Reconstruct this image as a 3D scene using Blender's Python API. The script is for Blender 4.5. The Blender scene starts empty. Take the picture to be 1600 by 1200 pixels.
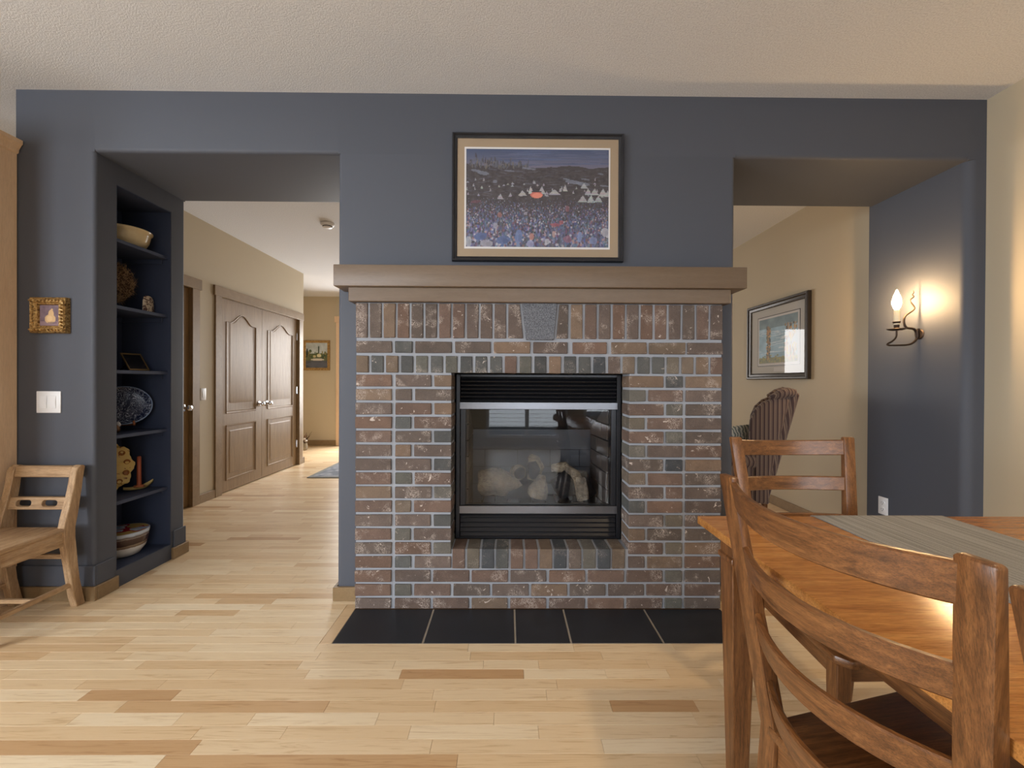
import bpy, bmesh, math, random
import numpy as np
from mathutils import Vector, Matrix, noise
PI = math.pi
S = bpy.context.scene
COL = S.collection
rnd = random.Random(7)

# ------------------------------------------------------------------ camera, world, lights, exposure
H_EYE, D_EYE = 1.176, 2.31
def make_camera():
    yaw, pit, rol = math.radians(.5), .0043, .0048
    f = Vector((math.sin(yaw) * math.cos(pit), math.cos(yaw) * math.cos(pit), -math.sin(pit)))
    r0 = Vector((math.cos(yaw), -math.sin(yaw), 0))
    u0 = r0.cross(f)
    r = r0 * math.cos(rol) + u0 * math.sin(rol)
    u = u0 * math.cos(rol) - r0 * math.sin(rol)
    cam = bpy.data.cameras.new('camera')
    cam.sensor_fit = 'HORIZONTAL'
    cam.sensor_width = 36.0
    cam.lens = 36.0 * 670 / 1600
    cam.clip_start = .02
    o = bpy.data.objects.new('camera', cam)
    COL.objects.link(o)
    m = Matrix((r, u, -f)).transposed().to_4x4()
    m.translation = Vector((0, -D_EYE, H_EYE))
    o.matrix_world = m
    S.camera = o
make_camera()

W = bpy.data.worlds.new('world')
S.world = W
W.use_nodes = True
W.node_tree.nodes['Background'].inputs[0].default_value = (.75, .85, 1, 1)
W.node_tree.nodes['Background'].inputs[1].default_value = .6
S.view_settings.view_transform = 'Standard'
S.view_settings.look = 'None'
S.view_settings.exposure = -0.15
S.view_settings.gamma = 1.0
S.view_settings.use_curve_mapping = False

def area(name, loc, tilt, sx, sy, power, color, spread=180, back=False):
    """daylight in a window opening, tilted downwards since the light falls in from the sky"""
    l = bpy.data.lights.new(name, 'AREA')
    l.shape = 'RECTANGLE'
    l.size, l.size_y = sx, sy
    l.energy = power
    l.color = color
    l.spread = math.radians(spread)
    o = bpy.data.objects.new(name, l)
    o.location = loc
    o.rotation_euler = ((-1 if back else 1) * (PI / 2 - math.radians(tilt)), 0, 0)
    COL.objects.link(o)
    return o
DAY = (.86, .93, 1.0)
# daylight entering by the windows of the room behind the camera
area('window_daylight_patio', (.35, -5.86, 1.2), 27, 1.5, 2.1, 40, DAY, 92)
area('window_daylight_side', (1.9, -5.86, 1.35), 27, 1.0, 1.7, 28, DAY, 92)
area('window_daylight_tall', (-3.85, -5.86, 1.85), 6, 1.1, 1.5, 145, DAY, 120)
o = area('window_daylight_left', (-4.62, -3.3, 1.35), 0, 2.0, 1.9, 190, DAY, 150)
o.rotation_euler = (PI / 2 - math.radians(14), 0, -PI / 2)
# daylight in the rooms beyond the fireplace wall
area('window_daylight_far', (-.6, 5.75, 1.5), 15, 1.3, 1.4, 46, (1, .98, .95), 180, True)
area('window_daylight_hall', (-2.3, 6.25, 1.3), 32, 1.4, 2.0, 290, (1, .98, .95), 180, True)
# unseen warm spot, added to turn the tabletop golden and warm the right wall
def added_warm_spot(loc, power):
    l = bpy.data.lights.new('added_table_spot', 'SPOT')
    l.energy = power; l.color = (1, .74, .45); l.spot_size = math.radians(115); l.spot_blend = .8; l.shadow_soft_size = .06
    o = bpy.data.objects.new('added_table_spot', l); o.location = loc; COL.objects.link(o)
added_warm_spot((1.35, -1.75, 2.70), 66)

# ------------------------------------------------------------------ mesh helpers
def srgb(r, g, b):
    def c(v):
        v /= 255.0
        return v / 12.92 if v <= .04045 else ((v + .055) / 1.055) ** 2.4
    return (c(r), c(g), c(b), 1.0)

class MB:
    def __init__(s):
        s.v, s.f = [], []
    def add(s, verts, faces):
        k = len(s.v)
        s.v += [tuple(p) for p in verts]
        s.f += [[i + k for i in f] for f in faces]
        return s
    def box(s, x0, y0, z0, x1, y1, z1):
        x0, x1 = min(x0, x1), max(x0, x1); y0, y1 = min(y0, y1), max(y0, y1); z0, z1 = min(z0, z1), max(z0, z1)
        return s.add([(x0, y0, z0), (x1, y0, z0), (x1, y1, z0), (x0, y1, z0), (x0, y0, z1), (x1, y0, z1), (x1, y1, z1), (x0, y1, z1)],
                     [(3, 2, 1, 0), (4, 5, 6, 7), (0, 1, 5, 4), (1, 2, 6, 5), (2, 3, 7, 6), (3, 0, 4, 7)])
    def prism(s, poly, a, b, axis='z'):
        n = len(poly)
        def P(p, t):
            return {'z': (p[0], p[1], t), 'y': (p[0], t, p[1]), 'x': (t, p[0], p[1])}[axis]
        v = [P(p, a) for p in poly] + [P(p, b) for p in poly]
        f = [list(range(n))[::-1], list(range(n, 2 * n))] + [(i, (i + 1) % n, n + (i + 1) % n, n + i) for i in range(n)]
        return s.add(v, f)
    def loft(s, rings, cap=True):
        n = len(rings[0]); v = []
        for r in rings: v += list(r)
        f = []
        for k in range(len(rings) - 1):
            for i in range(n):
                j = (i + 1) % n
                f.append((k * n + i, k * n + j, (k + 1) * n + j, (k + 1) * n + i))
        if cap:
            f.append(list(range(n))[::-1])
            f.append([(len(rings) - 1) * n + i for i in range(n)])
        return s.add(v, f)
    def tube(s, pts, r, n=10, cap=True, flat=1.0):
        pts = [Vector(p) for p in pts]
        m = len(pts)
        rs = r if isinstance(r, (list, tuple)) else [r] * m
        rings = []
        prev = None
        for i in range(m):
            t = (pts[min(i + 1, m - 1)] - pts[max(i - 1, 0)]).normalized()
            if prev is None:
                a = t.orthogonal().normalized()
            else:
                a = (prev - t * prev.dot(t)).normalized()
            prev = a
            b = t.cross(a)
            rings.append([pts[i] + (a * math.cos(2 * PI * k / n) + b * math.sin(2 * PI * k / n) * flat) * rs[i] for k in range(n)])
        return s.loft(rings, cap)
    def lathe(s, prof, c=(0, 0, 0), n=24, sy=1.0):
        rings = [[(c[0] + r * math.cos(2 * PI * k / n), c[1] + r * sy * math.sin(2 * PI * k / n), c[2] + z) for k in range(n)] for r, z in prof]
        return s.loft(rings, True)
    def xf(s, m, start=0):
        for i in range(start, len(s.v)):
            s.v[i] = tuple(m @ Vector(s.v[i]))
        return s
    def fn(s, f, start=0):
        for i in range(start, len(s.v)):
            s.v[i] = tuple(f(*s.v[i]))
        return s
    def mesh(s, name, bevel=0, seg=1, smooth=35, off=None, edge_test=None):
        me = bpy.data.meshes.new(name)
        v = s.v if off is None else [(p[0] - off[0], p[1] - off[1], p[2] - off[2]) for p in s.v]
        me.from_pydata(v, [], s.f)
        bm = bmesh.new(); bm.from_mesh(me)
        bmesh.ops.recalc_face_normals(bm, faces=bm.faces)
        if bevel:
            es = [e for e in bm.edges if len(e.link_faces) == 2 and e.calc_face_angle(0) > math.radians(38) and (edge_test is None or edge_test(e))]
            bmesh.ops.bevel(bm, geom=es, offset=bevel, segments=seg, affect='EDGES', profile=.5, clamp_overlap=True)
        bm.to_mesh(me); bm.free()
        if smooth:
            me.polygons.foreach_set('use_smooth', [True] * len(me.polygons))
            me.set_sharp_from_angle(angle=math.radians(smooth))
        me.update()
        return me

OFF = {}
def link(name, me, mat, parent=None, loc=None):
    o = bpy.data.objects.new(name, me)
    if mat is not None and me is not None and not me.materials:
        for m in (mat if isinstance(mat, (list, tuple)) else [mat]):
            me.materials.append(m)
    COL.objects.link(o)
    if parent is not None:
        o.parent = parent
    if loc is not None:
        o.location = loc
    return o
def tag(o, label=None, cat=None, group=None, kind=None):
    if label: o['label'] = label
    if cat: o['category'] = cat
    if group: o['group'] = group
    if kind: o['kind'] = kind
    return o
def thing(name, label, cat, loc=(0, 0, 0), rotz=0, group=None, world=False):
    o = bpy.data.objects.new(name, None)
    o.empty_display_size = .1
    COL.objects.link(o)
    o.location = loc
    o.rotation_euler = (0, 0, rotz)
    if world: OFF[o.name] = Vector(loc)
    return tag(o, label, cat, group)
def part(name, mb, mat, parent, bevel=0, seg=1, smooth=35, label=None, loc=None, edge_test=None):
    off = OFF.get(parent.name) if parent else None
    me = mb.mesh(name, bevel, seg, smooth, off, edge_test)
    o = link(name, me, mat, parent)
    if off is not None: OFF[o.name] = off
    if label: o['label'] = label
    return o
def single(name, mb, mat, label, cat, base, bevel=0, seg=1, smooth=35, group=None):
    """a thing that is one mesh, given in world coordinates, origin at its base"""
    me = mb.mesh(name, bevel, seg, smooth, Vector(base))
    o = link(name, me, mat, None, base)
    OFF[o.name] = Vector(base)
    return tag(o, label, cat, group)
def struct(name, mb, mat, parent=None, bevel=0, seg=1, smooth=35, edge_test=None):
    me = mb.mesh(name, bevel, seg, smooth, None, edge_test)
    o = link(name, me, mat, parent)
    if parent is None: o['kind'] = 'structure'
    return o
def copy_tree(o, parent=None):
    c = o.copy(); COL.objects.link(c)
    if parent is not None: c.parent = parent
    for ch in list(o.children): copy_tree(ch, c)
    return c
def plate(outlines, a, b, axis):
    """solid plate from 2D outlines (first outer, rest holes), extruded a..b along axis"""
    cu = bpy.data.curves.new('outline', 'CURVE'); cu.dimensions = '2D'; cu.fill_mode = 'BOTH'
    cu.extrude = abs(b - a) / 2
    for ol in outlines:
        sp = cu.splines.new('POLY'); sp.points.add(len(ol) - 1)
        for i, p in enumerate(ol): sp.points[i].co = (p[0], p[1], 0, 1)
        sp.use_cyclic_u = True
    o = bpy.data.objects.new('outline', cu); COL.objects.link(o)
    bpy.context.view_layer.update()
    dg = bpy.context.evaluated_depsgraph_get()
    me = bpy.data.meshes.new_from_object(o.evaluated_get(dg))
    mid = (a + b) / 2
    mb = MB()
    def P(p):
        t = p[2] + mid
        return {'z': (p[0], p[1], t), 'y': (p[0], t, p[1]), 'x': (t, p[0], p[1])}[axis]
    mb.v = [P(v.co) for v in me.vertices]
    mb.f = [list(p.vertices) for p in me.polygons]
    bpy.data.objects.remove(o); bpy.data.curves.remove(cu); bpy.data.meshes.remove(me)
    # weld
    bm = bmesh.new(); t = bpy.data.meshes.new('t'); t.from_pydata(mb.v, [], mb.f); bm.from_mesh(t)
    bmesh.ops.remove_doubles(bm, verts=bm.verts, dist=1e-5)
    bm.verts.index_update()
    mb.v = [tuple(v.co) for v in bm.verts]; mb.f = [[v.index for v in f.verts] for f in bm.faces]
    bm.free(); bpy.data.meshes.remove(t)
    return mb
def frame_mb(x0, x1, z0, z1, w, prof):
    """picture frame in the xz plane; prof = list of (inset across the moulding 0..w, depth towards -y)"""
    mb = MB(); rings = []
    for (i, d) in prof:
        rings.append([(x0 + i, -d, z0 + i), (x1 - i, -d, z0 + i), (x1 - i, -d, z1 - i), (x0 + i, -d, z1 - i)])
    return mb.loft(rings + [rings[0]], False)

# ------------------------------------------------------------------ materials
def mat(name):
    m = bpy.data.materials.new(name); m.use_nodes = True
    nt = m.node_tree
    return m, nt, nt.nodes['Principled BSDF']
def N(nt, typ, **kw):
    n = nt.nodes.new(typ)
    for k, v in kw.items():
        if k in n.inputs: n.inputs[k].default_value = v
        else: setattr(n, k, v)
    return n
def L(nt, a, b): nt.links.new(a, b)
def ramp(nt, fac, stops):
    r = nt.nodes.new('ShaderNodeValToRGB')
    e = r.color_ramp.elements
    while len(e) < len(stops): e.new(.5)
    for i, (p, c) in enumerate(stops):
        e[i].position = p; e[i].color = c
    L(nt, fac, r.inputs[0])
    return r.outputs[0]
def mixc(nt, fac, a, b, blend='MIX'):
    n = nt.nodes.new('ShaderNodeMix'); n.data_type = 'RGBA'; n.blend_type = blend
    for sock, v in ((n.inputs[0], fac), (n.inputs[6], a), (n.inputs[7], b)):
        if hasattr(v, 'links') or hasattr(v, 'is_linked'): L(nt, v, sock)
        else: sock.default_value = v
    return n.outputs[2]
def bump(nt, bsdf, h, strength, dist=.002):
    b = N(nt, 'ShaderNodeBump', Strength=strength, Distance=dist)
    L(nt, h, b.inputs['Height']); L(nt, b.outputs[0], bsdf.inputs['Normal'])
def coords(nt, kind='Object', scale=(1, 1, 1), rot=(0, 0, 0)):
    t = nt.nodes.new('ShaderNodeTexCoord'); m = nt.nodes.new('ShaderNodeMapping')
    m.inputs['Scale'].default_value = scale; m.inputs['Rotation'].default_value = rot
    L(nt, t.outputs[kind], m.inputs['Vector'])
    return m.outputs[0]
def tex(nt, vec, scale, detail=4, rough=.55, dist=0):
    n = N(nt, 'ShaderNodeTexNoise', Scale=scale, Detail=detail, Roughness=rough, Distortion=dist)
    if vec is not None: L(nt, vec, n.inputs['Vector'])
    return n.outputs['Fac']
def plain(name, col, rough=.5, metal=0, bump_s=0, bump_scale=200, var=0, spec=.5):
    m, nt, b = mat(name)
    b.inputs['Roughness'].default_value = rough; b.inputs['Metallic'].default_value = metal
    b.inputs['Specular IOR Level'].default_value = spec
    v = coords(nt)
    if var:
        d = tuple(c * (1 - var) for c in col[:3]) + (1,)
        u = tuple(min(1, c * (1 + var)) for c in col[:3]) + (1,)
        L(nt, ramp(nt, tex(nt, v, 6), [(.3, d), (.7, u)]), b.inputs['Base Color'])
    else:
        b.inputs['Base Color'].default_value = col
    if bump_s: bump(nt, b, tex(nt, v, bump_scale, 2), bump_s, .001)
    return m
def wood(name, dark, mid, light, stretch, rough=.4, pores=.35, scale=1.0, coat=0):
    m, nt, b = mat(name)
    v = coords(nt, 'Object', tuple(s * scale for s in stretch))
    oi = nt.nodes.new('ShaderNodeObjectInfo')
    add = N(nt, 'ShaderNodeVectorMath', operation='ADD')
    sc = N(nt, 'ShaderNodeVectorMath', operation='SCALE'); sc.inputs['Scale'].default_value = 37.0
    cmb = nt.nodes.new('ShaderNodeCombineXYZ')
    for i in range(3): L(nt, oi.outputs['Random'], cmb.inputs[i])
    L(nt, cmb.outputs[0], sc.inputs[0]); L(nt, v, add.inputs[0]); L(nt, sc.outputs[0], add.inputs[1])
    v = add.outputs[0]
    n1 = tex(nt, v, 3.0, 5, .6, .5)
    base = ramp(nt, n1, [(.25, dark), (.5, mid), (.75, light)])
    n2 = tex(nt, v, 22.0, 3, .7)
    fine = ramp(nt, n2, [(.38, (1 - pores, 1 - pores, 1 - pores, 1)), (.56, (1, 1, 1, 1))])
    L(nt, mixc(nt, 1.0, base, fine, 'MULTIPLY'), b.inputs['Base Color'])
    b.inputs['Roughness'].default_value = rough
    if coat:
        b.inputs['Coat Weight'].default_value = coat; b.inputs['Coat Roughness'].default_value = .25
    bump(nt, b, n2, .15, .001)
    return m

M = {}
def paint(name, col, bs=.12, sc=260, rough=.6):
    m, nt, b = mat(name)
    b.inputs['Base Color'].default_value = col; b.inputs['Roughness'].default_value = rough
    b.inputs['Specular IOR Level'].default_value = .35
    v = coords(nt)
    bump(nt, b, tex(nt, v, sc, 3), bs, .001)
    return m
M['blue'] = paint('slate_blue_paint', srgb(79, 82, 91))
M['tan'] = paint('tan_paint', srgb(192, 178, 153))
M['niche'] = paint('navy_shelf_paint', srgb(58, 66, 88), .05)
def ceiling_mat():
    m, nt, b = mat('ceiling_texture')
    v = coords(nt)
    n = tex(nt, v, 150, 3, .6)
    L(nt, ramp(nt, n, [(.32, srgb(208, 209, 213)), (.62, srgb(230, 231, 234))]), b.inputs['Base Color'])
    b.inputs['Roughness'].default_value = .9
    b.inputs['Specular IOR Level'].default_value = .1
    bump(nt, b, n, .6, .004)
    return m
M['ceiling'] = ceiling_mat()
def plank_mat():
    m, nt, b = mat('maple_plank')
    a = N(nt, 'ShaderNodeAttribute', attribute_name='tone')
    v = coords(nt, 'Object', (1.3, 22, 22))
    oi = nt.nodes.new('ShaderNodeVectorMath'); oi.operation = 'ADD'
    L(nt, v, oi.inputs[0])
    sc = N(nt, 'ShaderNodeMath', operation='MULTIPLY'); sc.inputs[1].default_value = 53.0
    L(nt, a.outputs['Fac'], sc.inputs[0]); L(nt, sc.outputs[0], oi.inputs[1])
    n = tex(nt, oi.outputs[0], 2.6, 5, .62, 1.5)
    base = ramp(nt, a.outputs['Fac'], [(0, srgb(190, 150, 108)), (.14, srgb(210, 176, 134)), (.5, srgb(224, 196, 157)), (1, srgb(236, 216, 184))])
    g = ramp(nt, n, [(.27, (.66, .55, .42, 1)), (.46, (.97, .95, .92, 1)), (.6, (1, 1, 1, 1)), (.8, (.93, .87, .79, 1))])
    c = mixc(nt, .85, base, g, 'MULTIPLY')
    k = tex(nt, coords(nt, 'Object', (5, 26, 26)), 1.7, 3, .5)
    kn = ramp(nt, k, [(.70, (1, 1, 1, 1)), (.76, (.52, .38, .26, 1))])
    L(nt, mixc(nt, .6, c, kn, 'MULTIPLY'), b.inputs['Base Color'])
    b.inputs['Roughness'].default_value = .33
    b.inputs['Specular IOR Level'].default_value = .45
    bump(nt, b, n, .05, .001)
    return m
M['plank'] = plank_mat()
M['gap'] = plain('floor_joint', srgb(120, 84, 50), .8)
def brick_mat():
    m, nt, b = mat('brick_face')
    oi = nt.nodes.new('ShaderNodeObjectInfo')
    geo = nt.nodes.new('ShaderNodeNewGeometry')
    P = geo.outputs['Position']
    big = tex(nt, P, 14, 4, .6)
    col = mixc(nt, .55, oi.outputs['Color'], ramp(nt, big, [(.3, (.66, .66, .68, 1)), (.7, (1.18, 1.16, 1.14, 1))]), 'MULTIPLY')
    grit = tex(nt, P, 230, 3, .7)
    col = mixc(nt, .45, col, ramp(nt, grit, [(.3, (.5, .5, .5, 1)), (.7, (1.3, 1.3, 1.3, 1))]), 'MULTIPLY')
    s1 = N(nt, 'ShaderNodeTexNoise', Scale=46.0, Detail=5.0, Roughness=.65, Distortion=2.2)
    L(nt, P, s1.inputs['Vector'])
    ridge = N(nt, 'ShaderNodeMath', operation='SUBTRACT'); L(nt, s1.outputs['Fac'], ridge.inputs[0]); ridge.inputs[1].default_value = .5
    ab = N(nt, 'ShaderNodeMath', operation='ABSOLUTE'); L(nt, ridge.outputs[0], ab.inputs[0])
    line = ramp(nt, ab.outputs[0], [(.010, (1, 1, 1, 1)), (.026, (0, 0, 0, 1))])
    reg = ramp(nt, tex(nt, P, 11, 2, .5), [(.53, (0, 0, 0, 1)), (.63, (1, 1, 1, 1))])
    blot = ramp(nt, tex(nt, P, 34, 4, .6, .8), [(.655, (0, 0, 0, 1)), (.69, (1, 1, 1, 1))])
    k = N(nt, 'ShaderNodeMath', operation='MULTIPLY'); L(nt, line, k.inputs[0]); L(nt, reg, k.inputs[1])
    mx = N(nt, 'ShaderNodeMath', operation='MAXIMUM'); L(nt, k.outputs[0], mx.inputs[0]); L(nt, blot, mx.inputs[1])
    al = N(nt, 'ShaderNodeMath', operation='MULTIPLY'); L(nt, mx.outputs[0], al.inputs[0]); L(nt, oi.outputs['Alpha'], al.inputs[1])
    L(nt, mixc(nt, al.outputs[0], col, srgb(190, 176, 166)), b.inputs['Base Color'])
    b.inputs['Roughness'].default_value = .85
    b.inputs['Specular IOR Level'].default_value = .25
    ad = N(nt, 'ShaderNodeMath', operation='ADD'); L(nt, grit, ad.inputs[0]); L(nt, big, ad.inputs[1])
    bump(nt, b, ad.outputs[0], .5, .003)
    return m
M['brick'] = brick_mat()
M['mortar'] = plain('grey_mortar', srgb(152, 155, 162), .95, 0, .5, 300, .08, .1)
M['trimwood'] = wood('taupe_stained_trim', srgb(126, 102, 70), srgb(138, 113, 80), srgb(148, 123, 90), (4, 4, 4), .45, .08)
M['mantel'] = wood('mantel_stain', srgb(106, 88, 71), srgb(111, 93, 76), srgb(116, 98, 81), (1.2, 12, 12), .42, .08)
M['doorwood'] = wood('door_oak_stain', srgb(120, 94, 60), srgb(138, 110, 74), srgb(150, 122, 84), (14, 14, 1.2), .42, .12)
M['maple'] = wood('honey_maple', srgb(226, 190, 152), srgb(232, 199, 163), srgb(238, 206, 171), (10, 10, 1), .35, .08)
PINE = (srgb(146, 112, 80), srgb(184, 150, 112), srgb(206, 176, 142))
M['pine_z'] = wood('old_pine_upright', *PINE, (18, 18, 1.6), .55, .25)
M['pine_x'] = wood('old_pine_crosswise', *PINE, (1.6, 18, 18), .55, .25)
M['pine_y'] = wood('old_pine_lengthwise', *PINE, (18, 1.6, 18), .55, .25)
WAL = (srgb(78, 48, 25), srgb(117, 75, 41), srgb(146, 98, 56))
M['din_z'] = wood('dining_wood_upright', *WAL, (30, 30, 1.6), .34, .4)
M['din_x'] = wood('dining_wood_crosswise', *WAL, (1.6, 30, 30), .34, .4)
M['din_y'] = wood('dining_wood_lengthwise', *WAL, (30, 1.6, 30), .34, .4)
M['table_top'] = wood('table_top_veneer', srgb(158, 100, 48), srgb(190, 128, 66), srgb(208, 150, 84), (1.1, 15, 15), .22, .3)
M['black_metal'] = plain('black_enamel', srgb(34, 34, 38), .30, .4)
M['dark_gap'] = plain('dark_cavity', srgb(12, 12, 13), .8)
M['white_plastic'] = plain('white_plastic', srgb(232, 232, 234), .35)
M['chrome'] = plain('polished_chrome', srgb(210, 210, 214), .12, 1)
M['iron'] = plain('brown_wrought_iron', srgb(70, 56, 46), .5, .6, .3, 120)
M['slate'] = plain('black_slate_tile', srgb(34, 36, 42), .42, 0, .12, 90, .15)
M['grout'] = plain('beige_grout', srgb(150, 140, 126), .95)
def steel():
    m, nt, b = mat('brushed_steel')
    b.inputs['Base Color'].default_value = srgb(108, 108, 112); b.inputs['Metallic'].default_value = 1
    b.inputs['Roughness'].default_value = .3
    bump(nt, b, tex(nt, coords(nt, 'Object', (3, 400, 400)), 3, 2), .04, .0005)
    return m
M['steel'] = steel()
def glass(name, tint=(1, 1, 1, 1), gl=1.0):
    m, nt, b = mat(name)
    out = nt.nodes['Material Output']
    t = N(nt, 'ShaderNodeBsdfTransparent', Color=tint)
    g = N(nt, 'ShaderNodeBsdfGlossy', Roughness=.02)
    g.inputs['Color'].default_value = (gl, gl, gl, 1)
    f = N(nt, 'ShaderNodeFresnel', IOR=1.55)
    mx = nt.nodes.new('ShaderNodeMixShader')
    ge = nt.nodes.new('ShaderNodeNewGeometry')
    iv = N(nt, 'ShaderNodeMath', operation='SUBTRACT'); iv.inputs[0].default_value = 1.0; L(nt, ge.outputs['Backfacing'], iv.inputs[1])
    mu = N(nt, 'ShaderNodeMath', operation='MULTIPLY'); L(nt, f.outputs[0], mu.inputs[0]); L(nt, iv.outputs[0], mu.inputs[1])
    L(nt, mu.outputs[0], mx.inputs[0]); L(nt, t.outputs[0], mx.inputs[1]); L(nt, g.outputs[0], mx.inputs[2])
    L(nt, mx.outputs[0], out.inputs['Surface'])
    nt.nodes.remove(b)
    return m
M['glass'] = glass('clear_glass')
M['fire_glass'] = glass('smoky_firebox_glass', (.84, .85, .87, 1), .75)

def print_mat(name, rough=.45):
    m, nt, b = mat(name)
    a = N(nt, 'ShaderNodeAttribute', attribute_name='ink')
    L(nt, a.outputs['Color'], b.inputs['Base Color'])
    b.inputs['Roughness'].default_value = rough
    return m
M['print'] = print_mat('printed_picture')
def picture_mesh(name, img, P):
    """grid mesh of an image array (rows top first); P(u, v) -> point, u to the right, v up"""
    h, w, _ = img.shape
    v = [P(i / w, 1 - j / h) for j in range(h + 1) for i in range(w + 1)]
    f = [(j * (w + 1) + i, (j + 1) * (w + 1) + i, (j + 1) * (w + 1) + i + 1, j * (w + 1) + i + 1) for j in range(h) for i in range(w)]
    me = bpy.data.meshes.new(name); me.from_pydata(v, [], f)
    at = me.attributes.new('ink', 'FLOAT_COLOR', 'FACE')
    x = np.clip(img, 0, 1); lin = np.where(x <= .04045, x / 12.92, ((x + .055) / 1.055) ** 2.4)
    rgba = np.concatenate([lin.reshape(-1, 3), np.ones((h * w, 1))], 1).astype(np.float32)
    at.data.foreach_set('color', rgba.ravel())
    me.materials.append(M['print'])
    return me
def ell(img, cx, cy, rx, ry, col, a=1.0, ang=0):
    h, w, _ = img.shape
    r = max(rx, ry) + 1
    y0, y1, x0, x1 = max(0, int(cy - r)), min(h, int(cy + r) + 2), max(0, int(cx - r)), min(w, int(cx + r) + 2)
    if y0 >= y1 or x0 >= x1: return
    yy, xx = np.mgrid[y0:y1, x0:x1]
    dx, dy = xx - cx, yy - cy
    c, s = math.cos(ang), math.sin(ang)
    m = ((dx * c + dy * s) / rx) ** 2 + ((-dx * s + dy * c) / ry) ** 2 < 1
    sub = img[y0:y1, x0:x1]
    sub[m] = sub[m] * (1 - a) + np.array(col) * a
def fbm(w, h, sc, seed):
    return np.array([[noise.fractal(Vector((i * sc, j * sc, seed)), 1.0, 2.0, 4) for i in range(w)] for j in range(h)])

# ------------------------------------------------------------------ the setting: floor
CEIL = 2.72
XL, XR, YN, YF = -4.5, 2.59, -5.5, 5.55
floor = struct('floor', MB().box(XL, YN, -.06, XR, YF, -.005), M['gap'])
PW = .0572
HX0, HX1, HY0 = -.785, 1.106, -.387           # hearth pad
BORD = .057
def plank_mb(mb, x0, x1, y0, y1, z=0.0):
    e = .0007
    mb.add([(x0, y0, -.005), (x1, y0, -.005), (x1, y1, -.005), (x0, y1, -.005),
            (x0 + .0005, y0 + .0006, z - .0004), (x1 - .0005, y0 + .0006, z - .0004), (x1 - .0005, y1 - .0006, z - .0004), (x0 + .0005, y1 - .0006, z - .0004),
            (x0 + e, y0 + .0008, z), (x1 - e, y0 + .0008, z), (x1 - e, y1 - .0008, z), (x0 + e, y1 - .0008, z)],
           [(0, 1, 5, 4), (1, 2, 6, 5), (2, 3, 7, 6), (3, 0, 4, 7), (4, 5, 9, 8), (5, 6, 10, 9), (6, 7, 11, 10), (7, 4, 8, 11), (8, 9, 10, 11)])
def set_tone(me, tones):
    a = me.attributes.new('tone', 'FLOAT', 'FACE')
    a.data.foreach_set('value', np.array(tones, dtype=np.float32))
def link_plank(x0, x1, y0, y1, t):
    mb = MB(); plank_mb(mb, x0, x1, y0, y1)
    me = bpy.data.meshes.new('plank'); me.from_pydata(mb.v, [], mb.f); set_tone(me, [t] * 9)
    return link('plank', me, M['plank'], floor)
pr = random.Random(21)
rest = MB(); rest_t = []
y = HY0 - BORD
rows = []
k = -round((y - YN) / PW)
while y + k * PW < YF:
    rows.append(y + k * PW); k += 1
n_pl = 0
for y0 in rows:
    y1 = y0 + PW
    spans = [(XL, XR)]
    if y1 > HY0 - BORD + .001 and y0 < -.10:
        spans = [(XL, HX0 - BORD), (HX1 + BORD, XR)]
        if y0 < HY0 - .002: spans = [(XL, HX0 - BORD), (HX0 - BORD, HX1 + BORD), (HX1 + BORD, XR)]
    for (a, b) in spans:
        x = a - pr.random() * .6 if b - a > 2.5 or a == XL else a
        while x < b - .01:
            ln = pr.choice([.26, .34, .42, .5, .6, .72, .85]) * pr.uniform(.85, 1.15)
            xa, xb = max(x, a), min(x + ln, b)
            if b - xb < .1: xb = b
            t = min(1, max(.1, pr.gauss(.56, .2))) if pr.random() > .035 else pr.uniform(0, .1)
            if xb - xa > .02:
                if -1.09 < y0 < .02 and xa < 2.6 and xb > -2.9 and n_pl < 285:
                    link_plank(xa, xb, y0, y1, t); n_pl += 1
                else:
                    plank_mb(rest, xa, xb, y0, y1); rest_t += [t] * 9
            x = xb if xb == b else x + ln
for xa in (HX0 - BORD, HX1):
    link_plank(xa + (.001 if xa < 0 else 0), xa + BORD - .002, HY0, HY0 + 6 * PW, .3)
me = bpy.data.meshes.new('plank'); me.from_pydata(rest.v, [], rest.f); set_tone(me, rest_t)
o = link('plank', me, M['plank'], floor); o['kind'] = 'stuff'

struct('ceiling', MB().box(XL, YN, CEIL, XR + .3, YF, CEIL + .1), M['ceiling'])

# ------------------------------------------------------------------ fireplace wall (piers, header, niche)
def rpoly(x0, y0, x1, y1, r, corners='all', n=6):
    out = []
    for (cx, cy, a0) in ((x0 + r, y0 + r, PI), (x1 - r, y0 + r, 1.5 * PI), (x1 - r, y1 - r, 0), (x0 + r, y1 - r, .5 * PI)):
        for i in range(n + 1):
            a = a0 + .5 * PI * i / n
            out.append((cx + r * math.cos(a), cy + r * math.sin(a)))
    return out
T = .64
HDR = 2.395
wb = MB()
R_ = .02
# centre pier with cavity for the firebox
full = rpoly(-.915, 0, 1.22, T, R_)
wb.prism(full, 0, .2)
def notched(x0, x1, poly_x0, poly_x1, depth):
    p = rpoly(poly_x0, 0, poly_x1, T, R_)
    # insert the notch after the first rounded corner (front left)
    return p[:7] + [(x0, 0), (x0, depth), (x1, depth), (x1, 0)] + p[7:]
wb.prism(notched(-.52, .84, -.915, 1.22, .56), .2, 1.32)
wb.prism(full, 1.32, HDR)
wb.prism([(-.915, 0), (1.22, 0), (1.22, T), (-.915, T)], HDR, CEIL)
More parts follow.
